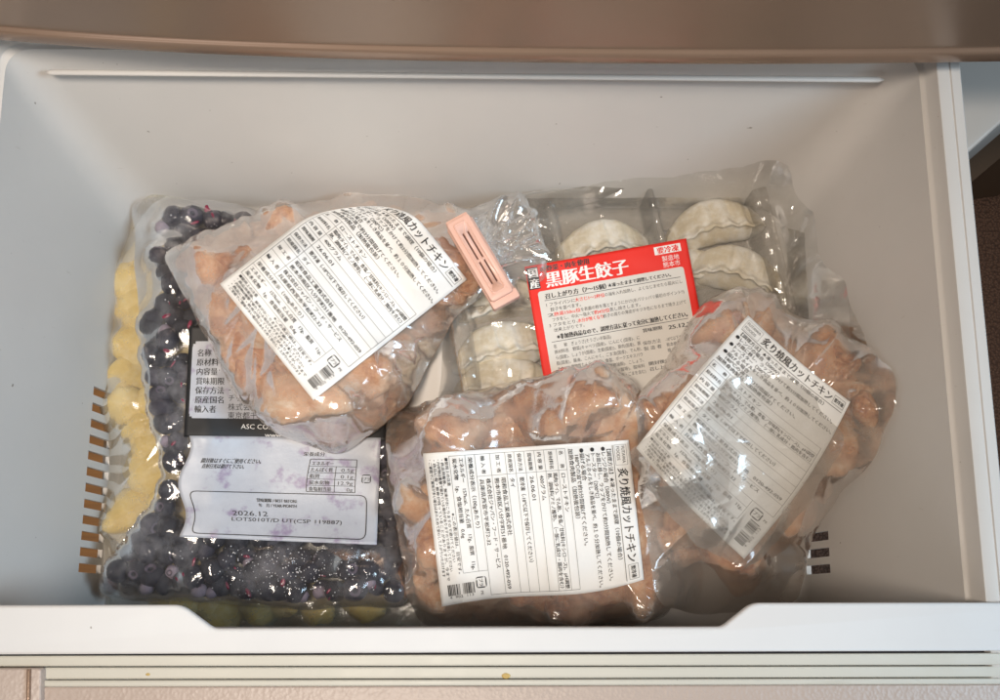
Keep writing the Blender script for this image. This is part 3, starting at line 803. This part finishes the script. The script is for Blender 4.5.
# ------------------------------------------------------------------ BAG: yellow
def make_bag(name, label, cat, pix, items, filmname, backfilm, seed, iters, crease, base_iters=120, rad=.01, group=None, edge=None, centre=None, billow=.0, support=None, rings=86, inset=3, wall=True):
    """items(base, H) puts the contents and fills H; returns everything later steps need"""
    global PILE, INNER
    base = taut(np.maximum(PILE, WALL) if wall else PILE, base_iters) if support is None else support
    poly = outline(base, pix, rad, .0008, seed)
    mask = inpoly(poly.tolist(), XX, YY)
    lo = base + .0008
    er = mask.copy()
    for _ in range(inset): er = er & np.roll(er, 1, 0) & np.roll(er, -1, 0) & np.roll(er, 1, 1) & np.roll(er, -1, 1)
    INNER = er.astype(float)
    H = np.full((GH, GW), -1.0)
    items(lo + .0004, H)
    INNER = None; H = dil(dil(H))
    ob = np.where(mask, np.maximum(H + .0006, lo + .0012), lo + .0008)
    pin = lo + .0008
    Hf = drape(ob, mask, pin, iters)
    c = poly.mean(0) if centre is None else centre
    cr = creases(c, crease[0], crease[1], crease[2], crease[3], radial=crease[4], seed=seed)
    inside = mask.astype(float)
    for _ in range(10): inside = np.where(mask, avg4(inside), 0)
    Hf = Hf + (cr + billow * np.clip(smooth_noise(.02, seed), 0, 2)) * inside
    bx, by = poly.mean(0)
    root = empty(name, (bx, by, float(samp(PILE, bx, by))), label, cat, group)
    keep(link('front_film', film_mesh('front_film', poly, Hf, rings, 0, edge, centre), filmname), root)
    keep(link('back_film', film_mesh('back_film', poly, lo, 40, 0, edge, centre), backfilm), root)
    PILE = np.where(mask, np.maximum(PILE, Hf + .0004), PILE)
    return root, Hf, poly, mask, lo
def stick(root, S, pixmap, W, H, printer, paper='paper', nu=44, nv=60, names={}, gridfix=None, lname='label', lift=.0006, relief=1.0):
    S = S + np.clip(smooth_noise(.024, int(W * 7 + H) % 97) * .0007 + .0006, 0, .003) * relief
    G = sheet_grid(S, pixmap, nu, nv, lift)
    if gridfix is not None: G = gridfix(G)
    lab = keep(link(lname, sheet_mesh(lname, G), M[paper]), root)
    sh = Sheet(W, H, G); printer(sh); sh.build(lab, names)
    return lab, G
def curl(amp, seed=0):
    def f(X, Y, t): return amp * np.clip((t - .72) / .28, 0, 1) ** 2 * (1 + .5 * np.sin(X * 90 + seed) * np.cos(Y * 80 + seed))
    return f

def mango_items(base, H):
    grp = 'mango chunks in the bottom left bag'
    for k, (x, y) in enumerate(scatter([(118, 245), (205, 240), (230, 330), (215, 430), (210, 560), (395, 600), (408, 634), (160, 632), (118, 500)], base, .030, 3)):
        put(MG[k % 4], 'mango_chunk', (x, y), (random.uniform(-.4, .4), random.uniform(-.4, .4), random.uniform(0, 6)), [random.uniform(.85, 1.15)] * 3,
            'pale yellow frozen mango chunk inside the bottom left bag', 'mango', grp, H, base)
make_bag('mango_bag', 'clear bag of pale yellow mango chunks lying under the blueberry bag', 'frozen food bag',
         [(120, 197), (190, 199), (300, 240), (420, 420), (420, 634), (300, 640), (150, 636), (106, 614), (103, 500), (108, 330), (112, 235)], mango_items,
         M['film_yellow'], M['film_back'], 3, 420, (.10, 26, .0016, .0016, .3))

# ------------------------------------------------------------------ BAG: dumplings in their tray
def gyoza_mesh(seed):
    r = random.Random(seed); nu = 72; V = []
    prof = [(0, 0), (.75, .0), (1.0, .16), (1.02, .36), (.84, .58), (.52, .76), (.22, .88), (.10, .98), (.085, 1.12), (0, 1.16)]
    ring = [(y, z, 1) for y, z in prof] + [(-y, z, -1) for y, z in prof[-2:0:-1]]
    n = len(ring); npl = r.choice([6, 7, 8]); ph = r.uniform(0, 1)
    for i in range(nu + 1):
        u = -1 + 2 * i / nu; e = max(.02, 1 - abs(u) ** 2.2) ** .58; eh = max(.05, 1 - abs(u) ** 2.6) ** .5
        f = (u * npl / 2 + ph) % 1.0                     # saw-toothed pleats, overlapping one way
        saw = (f if f < .82 else (1 - f) * 4.55) - .4
        for (y, z, sgn) in ring:
            a = min(1, max(0, (z - .22) / .35))
            pl = saw * .0017 * a * (1.0 if sgn > 0 else .5)
            yy_ = (sgn if abs(y) > .01 else 0) * (abs(y) * .0165 * e + pl * e) + .0008 * math.sin(u * 5 + seed) - .0045 * max(0, z - .6) * e
            if z > .9: yy_ += .0008 * math.sin(u * 22 + seed)
            V.append((u * .038, yy_ - .011 * u * u, z * .0225 * eh + (.0009 * math.sin(u * 19 + seed) if z > .95 else 0)))
    F = [(i * n + j, (i + 1) * n + j, (i + 1) * n + (j + 1) % n, i * n + (j + 1) % n) for i in range(nu) for j in range(n)]
    F += [tuple(range(n))[::-1], tuple(nu * n + k for k in range(n))]
    me = mesh('dumpling', V, F, True)
    b = bmesh.new(); b.from_mesh(me); bmesh.ops.remove_doubles(b, verts=b.verts, dist=1e-5); bmesh.ops.recalc_face_normals(b, faces=b.faces)
    bmesh.ops.subdivide_edges(b, edges=b.edges[:], cuts=1, smooth=.4, use_grid_fill=True)
    b.normal_update()
    for v in b.verts: v.co += v.normal * (.0008 * noise.noise(v.co * 130 + Vector((seed, 0, 0))) + .0003 * noise.noise(v.co * 500))
    b.to_mesh(me); b.free(); me.polygons.foreach_set('use_smooth', [True] * len(me.polygons)); me.materials.append(M['gyoza']); return me
TROT = math.radians(10.5)
tray_c = P(620, 300, .02)
def tray_z(X, Y):
    dx = X - tray_c[0]; dy = Y - tray_c[1]
    a = dx * math.cos(TROT) + dy * math.sin(TROT); b = -dx * math.sin(TROT) + dy * math.cos(TROT)
    # columns and rows of pockets
    ua = (a + .1345) / .0893; ub = (b + .0935) / .0372
    fa = np.abs(ua - np.floor(ua) - .5) * 2; fb = np.abs(ub - np.floor(ub) - .5) * 2
    wa = np.clip((fa - .80) / .17, 0, 1); wb = np.clip((fb - .78) / .20, 0, 1)
    z = .003 + .027 * np.maximum(wa * wa * (3 - 2 * wa), .16 * wb * wb * (3 - 2 * wb))
    edge = np.maximum((np.abs(a) - .134) / .006, (np.abs(b - .0) - .0935) / .006)
    z = np.where(edge > 0, .030 + .003 * np.clip(edge, 0, 1), z)
    z += .0006 * np.sin(a * 420) * wb * (1 - wa) + .0006 * np.sin(b * 420) * wa
    return z
def gyoza_items(base, H):
    tr = base
    tp = [(-.142, -.101), (.142, -.101), (.142, .101), (-.142, .101)]
    cs, sn = math.cos(TROT), math.sin(TROT)
    nx, ny = 230, 164; V = []; F = []
    pts = np.array([[(-.142 + .284 * i / nx, -.101 + .202 * j / ny) for j in range(ny + 1)] for i in range(nx + 1)])
    X = tray_c[0] + pts[..., 0] * cs - pts[..., 1] * sn; Y = tray_c[1] + pts[..., 0] * sn + pts[..., 1] * cs
    Z = tray_z(X, Y) + .003
    V = np.c_[X.ravel(), Y.ravel(), Z.ravel()]; n = ny + 1
    F = [(i * n + j, (i + 1) * n + j, (i + 1) * n + j + 1, i * n + j + 1) for i in range(nx) for j in range(ny)]
    tm_ = (np.abs((XX - tray_c[0]) * cs + (YY - tray_c[1]) * sn) < .134) & (np.abs(-(XX - tray_c[0]) * sn + (YY - tray_c[1]) * cs) < .094)
    H[tm_] = np.maximum(H[tm_], .0335)
    t = link('dumpling_tray', mesh('dumpling_tray', V, F), M['tray']); tag(t, 'clear plastic tray with moulded pockets under the dumplings', 'tray')
    splat(H, V)
    spots = [(602, 234, 11, .022, 'whitish frosted dumpling above the red label', 1), (716, 213, 13, .022, 'dumpling in the far right corner pocket of the tray', 2),
             (744, 262, -16, .024, 'smooth dumpling tilted at the right end of the tray', 3), (503, 337, 12, .022, 'frosty dumpling left of the red label, the one farther back', 4),
             (510, 374, -4, .022, 'flat creased dumpling left of the red label, the nearer one', 5), (757, 322, -24, .018, 'half-hidden dumpling behind the right chicken bag', 6),
             (690, 262, 16, .012, 'dumpling peeking out behind the right edge of the red label', 7), (500, 290, 10, .010, 'dumpling half hidden under the pink clip', 8)]
    for px, py, rz, z, lb, sd in spots:
        x, y = P(px, py, .03)
        put(gyoza_mesh(sd), 'dumpling', (x, y, z - .018), (math.radians(20), math.radians(random.uniform(-5, 5)), math.radians(rz)), (1.24, 1.2, 1.0), lb, 'dumpling', 'frozen dumplings in the tray', H)
gy_root, gH, gpoly, gmask, glo = make_bag('dumpling_bag', 'clear bag of frozen dumplings with a red printed label', 'frozen food bag',
         [(452, 232), (535, 193), (640, 181), (768, 163), (800, 170), (812, 188), (818, 262), (846, 290), (868, 340), (868, 430), (640, 470), (432, 440), (440, 380), (446, 320)], gyoza_items,
         M['film_gyoza'], M['film_back'], 5, 260, (.15, 46, .0020, .0014, .3), base_iters=60, wall=True, billow=.0008, rings=110)
S = taut(gH, 500)
lab, _ = stick(gy_root, S, bilin((524.5, 267), (686, 238.5), (715, 392), (551, 421), (0, 0, 0, 0)), 165, 156, red_print, 'red', 50, 50, {'inset': 'white_panel', 'black': 'black_box', 'inkw': 'white_lettering', 'inkr': 'red_lettering'})
PILE = np.maximum(PILE, np.where(gmask, 0, 0))

# ------------------------------------------------------------------ BAG: blueberries
def berry_items(base, H):
    grp = 'blueberries in the left bag'
    vis = [(165, 216), (205, 206), (262, 214), (285, 235), (235, 240), (205, 262), (215, 330), (196, 345), (184, 440), (178, 532), (380, 536), (376, 440), (412, 450), (412, 598), (260, 606), (112, 588), (160, 505), (178, 470), (150, 400), (143, 330), (165, 300), (160, 250)]
    pts = scatter(vis, base, .0150, 9, .30)
    for k, (x, y) in enumerate(pts[:285]):
        s = random.uniform(.0078, .0106); pale = k % 19 == 4 or (y < P(300, 578, .05)[1] and k % 3 == 0)
        if pale: s *= .62
        put(BP if pale else BR[k % 3], 'blueberry', (x, y, float(samp(base, x, y)) + .010 + random.uniform(0, .006)), (random.uniform(-3.1, 3.1), random.uniform(-3.1, 3.1), random.uniform(0, 6)), (s, s, s),
            'pale frost-covered blueberry inside the clear left bag' if pale else 'dark frozen blueberry inside the clear left bag', 'blueberry', grp + (' white with frost' if pale else ''), H)
    low = scatter(vis, base, .0150, 19, .3)
    for k, (x, y) in enumerate(low[:300 - len(pts[:285])]):
        s = random.uniform(.0062, .0078)
        put(BR[k % 3], 'blueberry', (x, y, float(samp(base, x, y)) + .0075), (random.uniform(-3, 3), random.uniform(-3, 3), 0), (s, s, s), 'dark frozen blueberry inside the clear left bag', 'blueberry', grp, H)
    # under the printed panels the bag is simply full
    body = np.array([on(base, a, b)[:2] for a, b in [(200, 262), (300, 240), (385, 420), (385, 560), (176, 556)]])
    m = inpoly(body.tolist(), XX, YY); H[m] = np.maximum(H[m], base[m] + .021 + .0016 * smooth_noise(.012, 4)[m])
bl_root, bH, bpoly, bmask, blo = make_bag('blueberry_bag', 'clear bag of dark blueberries with grey and black printed panels', 'frozen food bag',
         [(130, 207), (150, 197), (205, 199), (272, 215), (330, 270), (395, 400), (416, 594), (404, 607), (300, 609), (106, 597), (97, 585), (150, 512), (166, 484), (146, 400), (138, 300)], berry_items,
         M['film_berry'], M['film_back'], 8, 110, (.14, 26, .0016, .0020, .25), base_iters=420, billow=.0006, rings=110)
S = taut(bH, 350)
def blk(sh):
    T = sh.text; k = 'ink'
    sh.add('silver', *(lambda p: (([(46, 48)] + p), [(0, i, i + 1) for i in range(1, len(p))] + [(0, len(p), 1)]))(rounded([(4, 16), (95, 14), (190, 14), (190, 86), (4, 90)], 6, 5)), .00012)
    sh.items['silver'] = []; sh.rect('silver', 7, 15, 190, 88, .00024); sh.rect('silver', 4, 20, 7.01, 84, .00024)
    for (a, b, c, d) in ((4.6, 17.4, 7.01, 20.01), (4.6, 83.9, 7.01, 86.4)): sh.rect('silver', a, b, c, d, .00024)
    for i, s_ in enumerate(('名称', '原材料名', '内容量', '賞味期限', '保存方法', '原産国名', '輸入者')):
        T(k, s_, 9, 26 + i * 8.9, 7.4, 7.1 * len(s_), bold=1)
    T(k, '欄外', 42, 52, 6); T(k, '-18℃以下', 42, 60, 7, 34); T(k, 'チリ', 42, 68.6, 7, 12); T(k, '株式会社', 42, 77, 7.2, 30); T(k, '東京都千代田区', 42, 85, 7.2, 52)
    T('inkw', 'ASC CO., LTD.', 56, 95, 6.4, 48); T('inkw', 'www.', 80, 102.5, 5.2, 18)
def g2(sh):
    T = sh.text; k = 'ink'
    T(k, '開封後はすぐにご使用ください。', 15, 25, 5.4, 60, bold=1); T(k, '直射日光は避けて下さい。', 18, 30.6, 5.2, 42, bold=1)
    T(k, '栄養成分', 116, 17, 4.6, 22, bold=1)
    sh.box(k, 124, 22, 171, 54, .7)
    sh.line(k, 151, 29, 151, 54, .6)
    for i, (a, b) in enumerate((('エネルギー', ''), ('たんぱく質', '0.5g'), ('脂質', '0.1g'), ('炭水化物', '12.9g'), ('食塩相当量', '0g'))):
        T(k, a, 126, 26 + i * 6.3, 4.4, 5 * min(len(a), 4.4), bold=1)
        if b: T(k, b, 169 - 3.2 * len(b), 26 + i * 6.3, 4.8, 3.1 * len(b)); 
        if i: sh.line(k, 124, 22.6 + i * 6.3, 171, 22.6 + i * 6.3, .5)
    sh.ring(k, 177, 36, 186, 44.5, 2.6, 1.0, gap=9); T(k, 'プラ', 178.3, 40.6, 3.8, 6.4, bold=1)
    sh.ring(k, 9, 56, 183, 100, 8, .9)
    T(k, '賞味期限 / BEST BEFORE', 74, 64, 4.2, 40, bold=1); T(k, '年　月 / YEAR-MONTH', 75, 69, 4.2, 38, bold=1)
    T(k, '2026.12', 47, 77.5, 7, 36); T(k, 'LOTS010T/D UT(CSP 119887)', 46, 83.6, 5.4, 112)
mp = bilin((190, 326), (388, 322), (386, 441), (184, 437))
stick(bl_root, S, mp, 200, 106, blk, 'black', 50, 30, {'silver': 'grey_panel', 'inkw': 'white_lettering'}, lname='black_print', relief=0)
mp0 = bilin((187, 436), (381, 438), (377, 545), (180, 537))
def mp2(u, v):
    x, y = mp0(u, v); return x + (1 - u) * 5 * math.sin(v * 9 + .6) * (v < 1), y
stick(bl_root, S, mp2, 194, 104, g2, 'silver', 50, 34, lname='grey_print', lift=.0016, relief=.8)
jb = bmesh.new()
for k in range(34):
    a, b = random.choice([(random.uniform(160, 190), random.uniform(250, 500)), (random.uniform(170, 390), random.uniform(552, 600)), (random.uniform(190, 260), random.uniform(205, 225))])
    x, y, z = on(bH, a, b)
    if samp(bmask.astype(float), x, y) < .9 or z < .03: continue
    L_ = random.uniform(.0012, .0042); th = random.uniform(0, 3.1)
    m_ = Matrix.Translation((x, y, z - .0006)) @ Matrix.Rotation(th, 4, 'Z') @ Matrix.Diagonal((L_, L_ * random.uniform(.25, .6), .0007, 1))
    bmesh.ops.create_icosphere(jb, subdivisions=2, radius=1, matrix=m_)
jo = link('juice_smears', bm_mesh('juice_smears', jb, True), M['juice']); jo['kind'] = 'stuff'; keep(jo, bl_root)
# frost grains under the film
fb = bmesh.new()
for k in range(460):
    a, b = (random.gauss(292, 50), random.gauss(568, 16)) if k % 3 else (random.uniform(165, 250), random.uniform(212, 500))
    if k % 3 and not (150 < a < 400 and 545 < b < 600): continue
    x, y, z = on(bH, a, b); s_ = random.uniform(.00022, .0006)
    bmesh.ops.create_icosphere(fb, subdivisions=1, radius=s_, matrix=Matrix.Translation((x, y, z + .0001)))
fo = link('frost_grains', bm_mesh('frost_grains', fb), M['frost']); fo['kind'] = 'stuff'; keep(fo, bl_root)

# ------------------------------------------------------------------ BAGS: chicken
def chicken_items(regions, grp, lb, spacing, seed, zadd=0.0, scl=1.0, bulk=None):
    def f(base, H):
        rr = random.Random(seed)
        for (poly, dz) in regions:
            for k, (x, y) in enumerate(scatter(poly, base, spacing, seed)):
                s = rr.uniform(.85, 1.2) * scl
                put(CH[rr.randrange(7)], 'chicken_piece', (x, y, float(samp(base, x, y)) + dz * rr.uniform(.85, 1.15)), (rr.uniform(-.6, .6), rr.uniform(-.6, .6), rr.uniform(0, 6.3)), (s, s, s * 1.0), lb, 'chicken piece', grp, H)
        if bulk:
            for poly, dz in bulk:
                for k, (x, y) in enumerate(scatter(poly, base, spacing * .66, seed + 7)):
                    if samp(H, x, y) > samp(base, x, y) + dz + .010: continue
                    s = rr.uniform(.62, .85) * scl
                    put(CH[rr.randrange(7)], 'chicken_piece', (x, y, float(samp(base, x, y)) + dz), (rr.uniform(-.5, .5), rr.uniform(-.5, .5), rr.uniform(0, 6.3)), (s, s, s), lb, 'chicken piece', grp, H)
            for poly, dz in bulk:              # small pieces fill what is left along the rim
                cen = np.array([on(base, a, b)[:2] for a, b in poly]).mean(0); cen_px = np.array(poly, float).mean(0)
                big = [tuple(cen_px + (np.array(p) - cen_px) * 1.07) for p in poly]
                for k, (x, y) in enumerate(scatter(big, base, spacing * .40, seed + 17)):
                    if samp(H, x, y) > samp(base, x, y) + .003 or rr.random() < .05: continue
                    s = rr.uniform(.36, .50) * scl
                    put(CS[rr.randrange(4)], 'chicken_scrap', (x, y, float(samp(base, x, y)) + .006), (rr.uniform(-.4, .4), rr.uniform(-.4, .4), rr.uniform(0, 6.3)), (s, s, s), lb.replace('roast', 'small roast'), 'chicken piece', grp + ', small ones', H)
            for poly, dz in ():
                pl = np.array([on(base, a, b)[:2] for a, b in poly]); m = inpoly(pl.tolist(), XX, YY)
                H[m] = np.maximum(H[m], base[m] + dz)
    return f
# right-hand bag of the front row
c2_items = chicken_items([([(402, 440), (450, 415), (600, 385), (640, 420), (648, 520), (640, 600), (560, 612), (440, 612), (415, 560), (400, 490)], .034)],
                         'chicken pieces in the front middle bag', 'tan roast chicken piece inside the front middle bag', .037, 21, scl=1.46, bulk=[([(395, 430), (450, 405), (606, 378), (655, 420), (668, 560), (655, 615), (430, 618), (412, 570)], .014)])
c2_root, c2H, _, _, _ = make_bag('chicken_bag', 'front middle bag of roast chicken whose white label reads sideways', 'frozen food bag',
         [(384, 436), (398, 410), (450, 398), (606, 368), (652, 400), (672, 470), (676, 560), (668, 618), (620, 627), (420, 627), (406, 580), (392, 500)], c2_items,
         M['film_chicken'], M['film_back'], 12, 420, (.12, 34, .0034, .0024, .5), base_iters=200, group='bags of roast chicken', edge=curl(.003), billow=.001)
S2 = taut(c2H, 420)
f2 = bilin((628.5, 440), (643.8, 579), (442, 606), (423, 453.5), (0, 0, 0, 0))
def f2b(u, v):
    x, y = f2(u, v); s_ = max(0, (u - .6) / .4); y += s_ * (3.5 * math.sin(v * math.pi * 2.0 + .2) + 4 * math.sin(v * math.pi)); return x, y
stick(c2_root, S2, f2b, 139, 203, chicken_print)

c3_items = chicken_items([([(668, 372), (706, 324), (735, 306), (830, 345), (886, 390), (862, 450), (815, 500), (745, 545), (690, 540), (655, 470), (640, 420)], .036),
                          ([(655, 550), (690, 556), (690, 580), (660, 582)], .016)],
                         'chicken pieces in the right bag', 'orange brown roast chicken piece inside the right bag', .038, 33, scl=1.40, bulk=[([(655, 390), (698, 320), (728, 300), (770, 312), (830, 338), (885, 380), (888, 402), (862, 455), (805, 530), (740, 560), (690, 545), (650, 490)], .014)])
c3_root, c3H, _, _, _ = make_bag('chicken_bag', 'right-hand bag of roast chicken with a tilted, half fogged white label', 'frozen food bag',
         [(634, 402), (658, 372), (686, 326), (706, 300), (728, 290), (770, 302), (835, 328), (893, 372), (897, 402), (872, 455), (808, 540), (797, 606), (690, 616), (655, 600), (640, 500)], c3_items,
         M['film_chicken'], M['film_back'], 14, 440, (.13, 36, .0036, .0024, .4), base_iters=300, wall=True, group='bags of roast chicken', edge=curl(.003, 2), billow=.001)
S3 = taut(c3H, 420)
f3_ = bilin((748, 315.5), (850, 402), (744, 559), (636, 448), (0, 0, 0, 0))
def f3b(u, v):
    x, y = f3_(u, v)
    x += 9 * math.sin(math.pi * v) * u - 3 * math.sin(math.pi * v) * (1 - u); y += 5 * math.sin(math.pi * u * 1.0) * (1 - v) * .6
    x -= 4 * math.sin(math.pi * u) * (v); return x, y
stick(c3_root, S3, f3b, 139, 203, chicken_print)
# loose flap of film folded over the lower half of that label
fp = [(628, 452), (660, 428), (700, 408), (728, 378), (752, 370), (785, 376), (806, 388), (824, 412), (846, 440), (812, 500), (775, 545), (745, 570), (690, 540), (640, 480)]
S3b = S3 + .0036
flp = outline(S3b, fp, .006, .0008, 77)
S3c = S3b + creases(flp.mean(0), .06, 9, .0010, .0026, radial=.2, seed=77)
keep(link('film_flap', film_mesh('film_flap', flp, S3c, 60), M['film_flap']), c3_root)

# top left bag, highest in the pile
def c1_fill(base, H):
    chicken_items([([(300, 385), (330, 360), (352, 352), (412, 355), (408, 385), (384, 415), (346, 436), (305, 428), (270, 396)], .030),
                   ([(262, 280), (320, 240), (430, 236), (440, 275), (410, 330), (330, 355), (280, 385), (258, 340)], .033), ([(225, 270), (255, 270), (250, 350), (228, 320)], .016)],
                  'chicken pieces in the top left bag', 'pinkish tan roast chicken piece inside the top left bag', .039, 55, scl=1.50, bulk=[([(190, 262), (230, 240), (300, 222), (345, 212), (425, 212), (455, 230), (470, 265), (445, 320), (415, 372), (395, 408), (350, 444), (290, 436), (245, 390), (218, 330)], .013)])(base, H)
c1_root, c1H, c1poly, c1mask, c1lo = make_bag('chicken_bag', 'top left bag of roast chicken on the blueberries, closed with a pink clip', 'frozen food bag',
         [(163, 256), (215, 232), (300, 206), (345, 196), (425, 199), (470, 214), (500, 250), (490, 290), (455, 320), (425, 372), (404, 412), (352, 450), (338, 455), (285, 441), (236, 396), (205, 330)], c1_fill,
         M['film_chicken'], M['film_back'], 16, 460, (.13, 34, .0038, .0026, .5), base_iters=420, group='bags of roast chicken', edge=curl(.004, 4), billow=.001)
S1 = taut(c1H, 420)
def f1(u, v):
    A = np.array((374, 164.)); B = np.array((467, 279.5)); C = np.array((313.5, 400.5)); D = np.array((220, 284.))
    p = A * (1 - u) * (1 - v) + B * u * (1 - v) + C * u * v + D * (1 - u) * v
    x, y = p
    if y < 226:                                   # the sheet rolls over the back shoulder of the bag
        s_ = 226 - y; y = 226 - 21 * (1 - math.exp(-s_ / 21.0)) * 1.0
    return x, y
def g1(G):
    # past the shoulder the sheet goes down with the bag
    yf = P(350, 211, .10)[1]
    d = np.clip(G[..., 1] - yf, 0, 1)
    return G
stick(c1_root, S1, f1, 139, 203, chicken_print, gridfix=g1)

# gathered film above the clip
tp_ = [(452, 222), (470, 206), (505, 196), (527, 196), (540, 225), (549, 262), (545, 282), (520, 280), (500, 300), (485, 296)]
base_t = taut(PILE, 60) + .003
tpoly = outline(base_t, tp_, .008, .0015, 9)
tm = inpoly(tpoly.tolist(), XX, YY)
ins = tm.astype(float)
for _ in range(14): ins = np.where(tm, avg4(ins), 0)
tH = base_t + (creases(tpoly.mean(0) - np.array([.006, .004]), .026, 15, .0090, .0030, dirs=[.25, .55, .95], radial=0, seed=91) + .004 + .0015 * smooth_noise(.016, 3)) * ins
keep(link('gathered_film', film_mesh('gathered_film', tpoly, tH, 70), M['film_tuft']), c1_root)
PILE = np.where(tm, np.maximum(PILE, tH), PILE)

# ------------------------------------------------------------------ pink bag clip
cl = empty('bag_clip', (0, 0, 0), 'pale pink plastic bag clip with four dark slots', 'bag clip')
cc = on(PILE, 482, 262)
top = P(457, 220, cc[2] + .01); bot = P(506, 303, cc[2] + .01)
ang = math.atan2(bot[1] - top[1], bot[0] - top[0]); LEN = math.hypot(bot[0] - top[0], bot[1] - top[1])
mid = ((top[0] + bot[0]) / 2, (top[1] + bot[1]) / 2)
cz = max(float(samp(PILE, mid[0] + t_ * (bot[0] - top[0]) / 2, mid[1] + t_ * (bot[1] - top[1]) / 2)) for t_ in (-.9, -.5, 0, .5, .9)) + .0035
cl.location = (mid[0], mid[1], cz); cl.rotation_euler = (math.radians(0), math.radians(0), ang)
Lh, Wh = LEN / 2, .0102
def cpart(name, x0, y0, x1, y1, z0, z1, r, bev, m):
    o = link(name, bm_mesh(name, prism(rounded([(x0, y0), (x1, y0), (x1, y1), (x0, y1)], r, 5), z0, z1, bev, 3), True), m, cl)
    try: o.data.set_sharp_from_angle(angle=math.radians(45))
    except Exception: pass
    return o
# bar with real slots: strips around four openings
def clip_bar():
    x = [-Lh, -Lh + .011, -.0014, .0014, Lh - .013, Lh - .006]
    bm = bmesh.new()
    def bx(x0, y0, x1, y1, z0, z1):
        vs = [bm.verts.new((a, b, c)) for c in (z0, z1) for a, b in ((x0, y0), (x1, y0), (x1, y1), (x0, y1))]
        for f in ((3, 2, 1, 0), (4, 5, 6, 7), (0, 1, 5, 4), (1, 2, 6, 5), (2, 3, 7, 6), (3, 0, 4, 7)): bm.faces.new([vs[i] for i in f])
    return bm
base_part = cpart('clip_bar', -Lh, -Wh, Lh - .005, Wh, 0, .0065, .0035, .0012, M['pink'])
# boolean the slots and a shallow recess
cb = bmesh.new()
def cbx(x0, y0, x1, y1, z0, z1):
    vs = [cb.verts.new((a, b, c)) for c in (z0, z1) for a, b in ((x0, y0), (x1, y0), (x1, y1), (x0, y1))]
    for f in ((3, 2, 1, 0), (4, 5, 6, 7), (0, 1, 5, 4), (1, 2, 6, 5), (2, 3, 7, 6), (3, 0, 4, 7)): cb.faces.new([vs[i] for i in f])
for sx0, sx1 in ((-Lh + .014, -.0012), (.0012, Lh - .018)):
    for sy in (-.0022, .0022): cbx(sx0, sy - .00065, sx1, sy + .00065, .0012, .02)
cm = bpy.data.meshes.new('c'); cb.to_mesh(cm); cb.free(); co = bpy.data.objects.new('c', cm); COL.objects.link(co)
co.location = cl.location; co.rotation_euler = cl.rotation_euler
bo = base_part.modifiers.new('b', 'BOOLEAN'); bo.object = co; bo.solver = 'EXACT'
bpy.context.view_layer.update(); dg = bpy.context.evaluated_depsgraph_get()
nm = bpy.data.meshes.new_from_object(base_part.evaluated_get(dg)); base_part.modifiers.clear(); base_part.data = nm
bpy.data.objects.remove(co)
# raised frame line, hinge end and lower jaw
fr = bmesh.new()
ro = rounded([(-Lh + .004, -.0062), (Lh - .010, -.0062), (Lh - .010, .0062), (-Lh + .004, .0062)], .003, 6)
ri = rounded([(-Lh + .0052, -.0050), (Lh - .0112, -.0050), (Lh - .0112, .0050), (-Lh + .0052, .0050)], .0022, 6)
vo = [fr.verts.new((a, b, .0064)) for a, b in ro]; vi = [fr.verts.new((a, b, .0064)) for a, b in ri]
vo2 = [fr.verts.new((a * .997, b * .97, .0071)) for a, b in ro]; vi2 = [fr.verts.new((a * 1.003, b * 1.03, .0071)) for a, b in ri]
n_ = len(ro)
for i in range(n_):
    j = (i + 1) % n_
    fr.faces.new((vo[i], vo[j], vo2[j], vo2[i])); fr.faces.new((vo2[i], vo2[j], vi2[j], vi2[i])); fr.faces.new((vi2[i], vi2[j], vi[j], vi[i]))
link('raised_frame', bm_mesh('raised_frame', fr, True), M['pink'], cl)
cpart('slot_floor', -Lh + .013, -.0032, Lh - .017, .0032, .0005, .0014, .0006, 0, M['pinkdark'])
cpart('lower_jaw', -Lh + .001, -Wh - .0006, Lh, Wh + .0022, -.0055, -.0006, .003, .001, M['pink'])
cpart('latch', Lh - .008, -Wh - .001, Lh + .0005, Wh + .0028, -.0058, .0030, .002, .001, M['pink'])
cpart('hinge', -Lh - .002, -Wh * .95, -Lh + .003, Wh * .95, -.005, .005, .0015, .001, M['pink'])

# ------------------------------------------------------------------ small stain on the gasket, specks of frost on the drawer wall
sb = bmesh.new()
for (a, b, r_) in ((506, 676, .0022), (148, 674.5, .0011)):
    x, y = P(a, b, LZ - .0055)
    bmesh.ops.create_icosphere(sb, subdivisions=2, radius=1, matrix=Matrix.Translation((x, y, LZ - .0055)) @ Matrix.Diagonal((r_ * 1.3, r_ * .8, .0003, 1)))
so = link('food_stain', bm_mesh('food_stain', sb, True), mat('ochre_stain', (.52, .36, .12), .6)[0]); so['kind'] = 'stuff'; keep(so, drawer)
